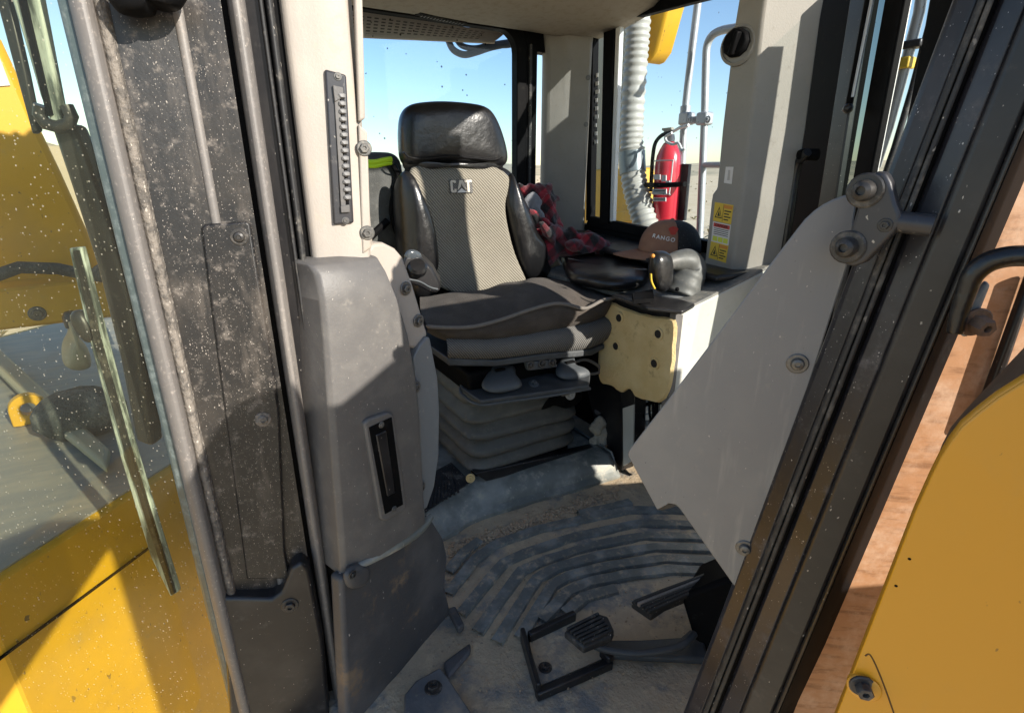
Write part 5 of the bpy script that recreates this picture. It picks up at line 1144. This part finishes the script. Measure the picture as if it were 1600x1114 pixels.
# ================================================================== OUTSIDE THE SIDE WINDOW
def build_outside_right():
    P = PX(1.78)
    h = thing('air_hose', 'pale grey corrugated air hose running down outside the side window', 'hose', on(1010, 345, P))
    pth = smooth_curve(tr([(1000, -30), (997, 40), (993, 100), (988, 180), (987, 235), (991, 285), (1003, 330), (1016, 372)], P), 160)
    rad = [.055 * (1 + (.07 * math.sin(i * 1.55))) if not (100 < i * 1.0 < 108) else .055 for i in range(160)]
    rad = [r * (.92 if i < 90 else 1.02) for i, r in enumerate(rad)]
    ob('hose_body', MB().tube(pth, rad, 20, True), M['hose_grey'], h, ang=60)
    seg = pth[92:108]; ob('hose_band', MB().tube(seg, .060, 20), M['hose_band'], h)
    b = thing('boom_arm', 'yellow boom arm rising behind the air hose', 'boom', (2.1, 2, 1.5))
    Q = PX(2.15)
    ob('boom_body', MB().prism(tr([(1000, -60), (1062, -60), (1040, 20), (1024, 80), (1013, 96), (1004, 100)], Q), (.12, 0, 0)), M['yellow_dirty'], b, bev=.015)
    y = thing('side_housing', 'tan and yellow side housing behind the corrugated hose', 'housing', (2.1, 2.2, .5))
    ob('upper_panel', MB().prism(tr([(890, -40), (992, -40), (985, 100), (965, 268), (880, 268)], PX(2.0)), (.1, .0, 0)), M['tan_body'], y, bev=.01)
    ob('lower_panel', MB().prism(tr([(860, 268), (1000, 262), (1008, 320), (1012, 380), (860, 380)], PX(1.98)), (.1, .0, 0)), M['yellow_dirty'], y, bev=.01)
    ob('lower_flange', MB().prism(tr([(955, 332), (1008, 326), (1012, 345), (955, 350)], PX(1.92)), (.06, 0, 0)), M['yellow_dirty'], y, bev=.006)
    r = thing('handrail', 'grey steel handrails clamped together outside the side window', 'handrail', on(1062, 360, PX(1.92)))
    HR = PX(1.92)
    ob('rail_tube', MB().tube(smooth_curve(tr([(1094, -40), (1091, 0), (1080, 90), (1070, 180), (1066, 260), (1062, 420)], HR), 40), .0155, 14), M['galv'], r)
    ob('rail_tube', MB().tube(smooth_curve(tr([(1175, 40), (1150, 44), (1128, 48), (1113, 56), (1105, 72), (1103, 100), (1101, 180), (1098, 260), (1091, 420)], HR), 60), .0155, 14), M['galv'], r)
    ob('cross_tube', MB().tube(tr([(1098, 258), (1150, 258)], HR), .0125, 12), M['galv'], r)
    for x in (1073, 1101):
        c = ob('rail_clamp', MB().box(on(x, 186, shift(HR, -.004)), (.05, .055, .05)), M['galv'], r, bev=.008)
        bolt(on(x + 5, 187, shift(HR, -.03)), (-1, 0, 0), .009, c, M['galv'])
    ob('clamp_link', MB().box(on(1087, 188, HR), (.03, .05, .028)), M['galv'], r, bev=.006)
    ob('clamp_collar', MB().lathe(on(1071, 174, HR), (0, .05, 1), [(.022, -.02), (.022, .02)], 16), M['galv'], r)
    # fire extinguisher
    e = thing('fire_extinguisher', 'red fire extinguisher strapped to the handrail outside', 'extinguisher', on(1040, 352, PX(1.86)))
    top = on(1047, 222, PX(1.86)); bot = on(1036, 372, PX(1.86)); ax = (top - bot); Lh = ax.length
    ob('cylinder', MB().lathe(bot, ax, [(.05, 0), (.057, .01), (.057, Lh * .78), (.053, Lh * .86), (.041, Lh * .93), (.028, Lh * .985), (.02, Lh), (.0001, Lh)], 32), M['ext_red'], e, ang=60)
    v = ob('valve', MB().lathe(top, ax, [(.017, -.01), (.02, .012), (.016, .03), (.0001, .031)], 16), M['galv'], e)
    hx = V((.15, -.9, .12))
    ob('carry_handle', MB().tube(tr([(1036, 202), (1048, 208), (1062, 200), (1076, 196)], PX(1.84)), .007, 8), M['white_plastic'], v)
    ob('squeeze_lever', MB().prism(tr([(1033, 201), (1048, 199), (1050, 204), (1038, 208)], PX(1.83)), (.02, 0, 0)), M['piping_pale'], v, bev=.003)
    ob('safety_tag', MB().tube(smooth_curve(tr([(1050, 208), (1040, 214), (1042, 222), (1052, 226), (1060, 224), (1066, 236), (1070, 232)], PX(1.80)), 24), .006, 8), M['white_plastic'], v)
    ob('discharge_hose', MB().tube(smooth_curve(tr([(1046, 208), (1034, 212), (1024, 224), (1020, 245), (1018, 275), (1017, 300)], PX(1.83)), 30), .0085, 10), M['black_deep'], e)
    fx = PX(1.795)
    lb = ob('label_frame', MB().tube(smooth_curve(tr([(1022, 252), (1049, 251), (1051, 256), (1046, 300), (1044, 304), (1016, 302)], fx), 40), .003, 6), M['label_white'], e)
    for (x, yq, w, h_) in ((1026, 277, 10, 8), (1037, 279, 7, 10), (1030, 300, 22, 9), (1030, 312, 20, 6), (1043, 285, 6, 5)):
        ob('label_block', MB().prism(tr([(x - w / 2, yq - h_ / 2), (x + w / 2, yq - h_ / 2), (x + w / 2, yq + h_ / 2), (x - w / 2, yq + h_ / 2)], PX(1.796)), (.004, 0, 0)), M['label_white'], lb)
    for yq in (298, 302, 311): ob('label_print', MB().prism(tr([(1022, yq), (1038, yq), (1038, yq + 1.4), (1022, yq + 1.4)], PX(1.7945)), (.001, 0, 0)), M['ink'], lb)
    ob('strap', MB().tube(tr([(1008, 289), (1030, 290), (1050, 289), (1070, 288)], PX(1.79)), .011, 10), M['black_deep'], e)
    ob('mount_bracket', MB().prism(tr([(1063, 256), (1076, 257), (1068, 345), (1056, 345)], PX(1.9)), (.02, 0, 0)), M['steel_dark'], e, bev=.002)
build_outside_right()

def build_guard():
    # perforated tan guard and looped hoses behind the rear window
    y = YR + .12; P = PY(y)
    t = thing('perforated_guard', 'tan perforated guard panel hanging behind the top of the rear window', 'guard', on(640, 60, P))
    q = [(540, 17), (760, 50), (745, 72), (540, 54)]
    A, B, Cc, D = tr([(535, 14), (790, 52), (772, 66), (535, 55)], P)
    def uv(u, v): return (A * (1 - u) + B * u) * (1 - v) + (D * (1 - u) + Cc * u) * v
    nx, ny = 24, 7; mb = MB()
    for i in range(nx):
        for j in range(ny):
            u0, u1, v0, v1 = i / nx, (i + 1) / nx, j / ny, (j + 1) / ny
            o = [uv(u0, v0), uv(u1, v0), uv(u1, v1), uv(u0, v1)]
            if i < 21 and j > 0:
                c = sum(o, V((0, 0, 0))) / 4; k = [c + V(((p - c).x * .62, (p - c).y * .62, (p - c).z * .55)) for p in o]
                mb.add(o + k, [(0, 1, 5, 4), (1, 2, 6, 5), (2, 3, 7, 6), (3, 0, 4, 7)])
            else: mb.add(o, [(0, 1, 2, 3)])
    g = ob('guard_sheet', mb, M['guard_tan'], t, flat=True); m = g.modifiers.new('s', 'SOLIDIFY'); m.thickness = .004
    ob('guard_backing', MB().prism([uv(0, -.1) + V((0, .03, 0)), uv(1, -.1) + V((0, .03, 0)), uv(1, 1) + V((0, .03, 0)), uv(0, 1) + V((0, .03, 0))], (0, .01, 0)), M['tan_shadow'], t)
    ob('guard_rim', MB().tube([uv(i / 20, 1.0) for i in range(21)], .007, 8), M['guard_tan'], t)
    c = thing('hydraulic_hoses', 'bundle of looped grey hoses hanging behind the rear window', 'hoses', on(740, 70, PY(y + .08)))
    Q = PY(y + .06)
    for pts, r in (([(700, 62), (708, 78), (725, 86), (745, 82), (770, 74), (812, 66)], .013), ([(712, 60), (722, 72), (742, 76), (770, 70), (812, 64)], .011), ([(735, 56), (752, 60), (762, 70), (790, 72), (815, 68)], .01), ([(752, 58), (760, 62), (768, 66)], .013)):
        ob('hose', MB().tube(smooth_curve(tr(pts, Q), 30), r, 10), M['hose_dark'], c)
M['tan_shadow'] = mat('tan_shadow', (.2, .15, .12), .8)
M['hose_dark'] = mat('hose_dark', (.14, .155, .18), .5)
build_guard()

# ================================================================== LOOSE THINGS IN THE CAB
def build_loose():
    j = thing('plaid_jacket', 'red and black plaid jacket heaped behind the seat on the shelf', 'jacket', on(880, 390, PX(1.3)))
    def at(x, y, Y): return on(x, y, PY(Y))
    rs = random.Random(5)
    body = [(at(846, 335, 1.74), (.055, .04, .09), rot(0, 20)), (at(862, 360, 1.70), (.05, .045, .08), rot(0, -15)), (at(885, 388, 1.60), (.09, .06, .035), rot(0, 12)), (at(915, 378, 1.58), (.07, .05, .03), rot(0, 15)), (at(850, 395, 1.6), (.06, .05, .05), rot())]
    for k in range(9):
        u = k / 8; body.append((at(816 + 50 * u + rs.uniform(-4, 4), 292 + 12 * u + rs.uniform(-5, 6), 1.75), (.035, .02, .012), rot(0, rs.uniform(-40, 60), rs.uniform(-30, 30))))
    for k in range(16):
        u = rs.random(); body.append((at(850 + 92 * u, 352 + 34 * u + rs.uniform(-8, 10), 1.60 - .04 * u + rs.uniform(-.05, .03)), (rs.uniform(.04, .08), rs.uniform(.012, .02), rs.uniform(.012, .022)), rot(rs.uniform(-20, 20), 15 + rs.uniform(-30, 30), rs.uniform(-60, 60))))
    for k in range(7):
        body.append((at(858 + rs.uniform(-10, 12), 320 + 9 * k, 1.69 - .006 * k), (.018, .018, .05), rot(rs.uniform(-20, 20), rs.uniform(-50, 20), 0)))
    blob('jacket_body', body, M['plaid'], j, .007, .0045)
    blob('sleeve', [(at(900, 384, 1.53), (.06, .03, .022), rot(0, 8, 20)), (at(928, 378, 1.52), (.05, .03, .03), rot(0, 25, -20)), (at(944, 384, 1.52), (.02, .03, .022), rot(0, 40)), (at(920, 390, 1.50), (.045, .014, .016), rot(0, -8, 10))], M['plaid'], j, .006, .004)
    blob('hood_lining', [(at(830, 322, 1.665), (.04, .022, .05), rot(0, 25)), (at(842, 345, 1.665), (.026, .02, .045), rot(0, -10)), (at(838, 312, 1.66), (.035, .014, .016), rot(0, 35))], M['grey_fleece'], j, .006, .004)
    ob('lining_fold', MB().tube(smooth_curve(tr([(826, 330), (836, 336), (842, 352), (842, 368)], PY(1.61)), 20), [.008 + .006 * math.sin(i / 19 * 3.1) for i in range(20)], 10), M['plaid'], j)
    # cap
    c = thing('cap', 'orange-brown mesh-back cap resting on the window shelf', 'cap', on(1040, 398, PX(1.38)))
    cc = on(1046, 393, PX(1.37)); axd = V((-.86, .5, 0)).normalized()      # brim points to the rear-left
    sd = V((axd.y, -axd.x, 0)); Rx_, Ry_, Rz_ = .105, .088, .105
    def dome(a0, a1, n, k=1.0):
        rows = []
        for i in range(n + 1):
            az = R(a0 + (a1 - a0) * i / n); row = []
            for e in range(9):
                el = R(90 * e / 8); q = math.cos(el) ** .8
                row.append(cc + axd * (math.cos(az) * q * Rx_ * k) + sd * (math.sin(az) * q * Ry_ * k) + V((0, 0, math.sin(el) ** .9 * Rz_ * k)))
            rows.append(row)
        return rows
    f = ob('crown_front', MB().loft(dome(-90, 90, 26), False, False), M['cap_brown'], c, sub=1, ang=180); m = f.modifiers.new('s', 'SOLIDIFY'); m.thickness = .003
    g = ob('mesh_back', MB().loft(dome(90, 270, 22, .985), False, False), M['mesh_black'], c, sub=1, ang=180); m = g.modifiers.new('s', 'SOLIDIFY'); m.thickness = .002
    rows = []
    for i in range(17):
        a = R(-62 + 124 * i / 16); base = cc + axd * (math.cos(a) * Rx_) + sd * (math.sin(a) * Ry_) + V((0, 0, .006))
        ext = .085 * max(0, math.cos(a * 1.35)) ** .6
        rows.append([base + axd * ext * u - V((0, 0, .012 * u + .018 * (math.sin(a)) ** 2 * u)) for u in (0, .35, .7, 1)])
    b = ob('brim', MB().loft(rows, False, False), M['cap_brown'], c, sub=1, ang=180); m = b.modifiers.new('s', 'SOLIDIFY'); m.thickness = .004
    ob('crown_button', MB().ico(cc + V((0, 0, Rz_)), .007, 2, (1, 1, .5)), M['cap_brown'], c)
    # lettering and patch follow the crown
    def dpt(az, el, k=1.0):
        q = math.cos(el) ** .8
        return cc + axd * (math.cos(az) * q * Rx_ * k) + sd * (math.sin(az) * q * Ry_ * k) + V((0, 0, math.sin(el) ** .9 * Rz_ * k))
    def frame_at(az, el):
        p = dpt(az, el, 1.012); du = (dpt(az + .02, el) - dpt(az - .02, el)).normalized(); dv = (dpt(az, el + .02) - dpt(az, el - .02)).normalized(); return p, du, dv
    for i, ch in enumerate('RANGO'):
        p, du, dv = frame_at(R(-42 - 9.5 * i) , R(30 - i * 1.5)); ob('cap_letter', text_mb(ch, .018, p, -du, dv, .002, .012), M['white_print'], c, flat=True)
    pr = [frame_at(R(-80 + 10 * math.cos(a) * (1 + .25 * math.sin(3 * a))), R(44 + 10 * math.sin(a)))[0] for a in [k * math.pi / 10 for k in range(20)]]
    ctr = frame_at(R(-80), R(44))[0]; mb = MB(); mb.add([ctr] + pr, [(0, k + 1, (k + 1) % 20 + 1) for k in range(20)]); ob('cap_patch', mb, M['cap_red'], c)
    # backpack
    p = thing('backpack', 'dark grey backpack with a lime green stripe beside the seat', 'backpack', at(600, 380, 1.80))
    ob('bag_body', inflate(tr([(530, 250), (560, 240), (590, 238), (612, 242), (622, 262), (626, 320), (628, 380), (610, 400), (530, 400)], PY(1.80)), (0, -1, .1), .09, .12, 44, [(.0, 1.0), (.5, .98), (.78, .88), (.93, .6), (.985, .25), (1, 0)]), M['bag'], p, sub=1)
    ob('green_stripe', MB().tube(smooth_curve(tr([(560, 253), (585, 254), (600, 251), (612, 249)], PY(1.705)), 20), .0085, 8), M['bag_green'], p)
    ob('green_stripe', MB().tube(smooth_curve(tr([(560, 259), (585, 260), (600, 257), (612, 255)], PY(1.705)), 20), .006, 8), M['bag_green'], p)
    ob('bag_flap', MB().prism(smooth_curve(tr([(560, 262), (606, 262), (612, 300), (608, 350), (560, 360)], PY(1.705)), 30, True), (0, .01, 0)), M['bag'], p, bev=.003)
    ob('bag_strap', MB().tube(smooth_curve(tr([(614, 258), (622, 275), (616, 300), (612, 330), (620, 365)], PY(1.69)), 24), .009, 8), M['black_deep'], p)
    ob('bag_strap', MB().tube(smooth_curve(tr([(606, 345), (590, 360), (575, 375)], PY(1.70)), 14), .012, 8), M['black_deep'], p)
build_loose()
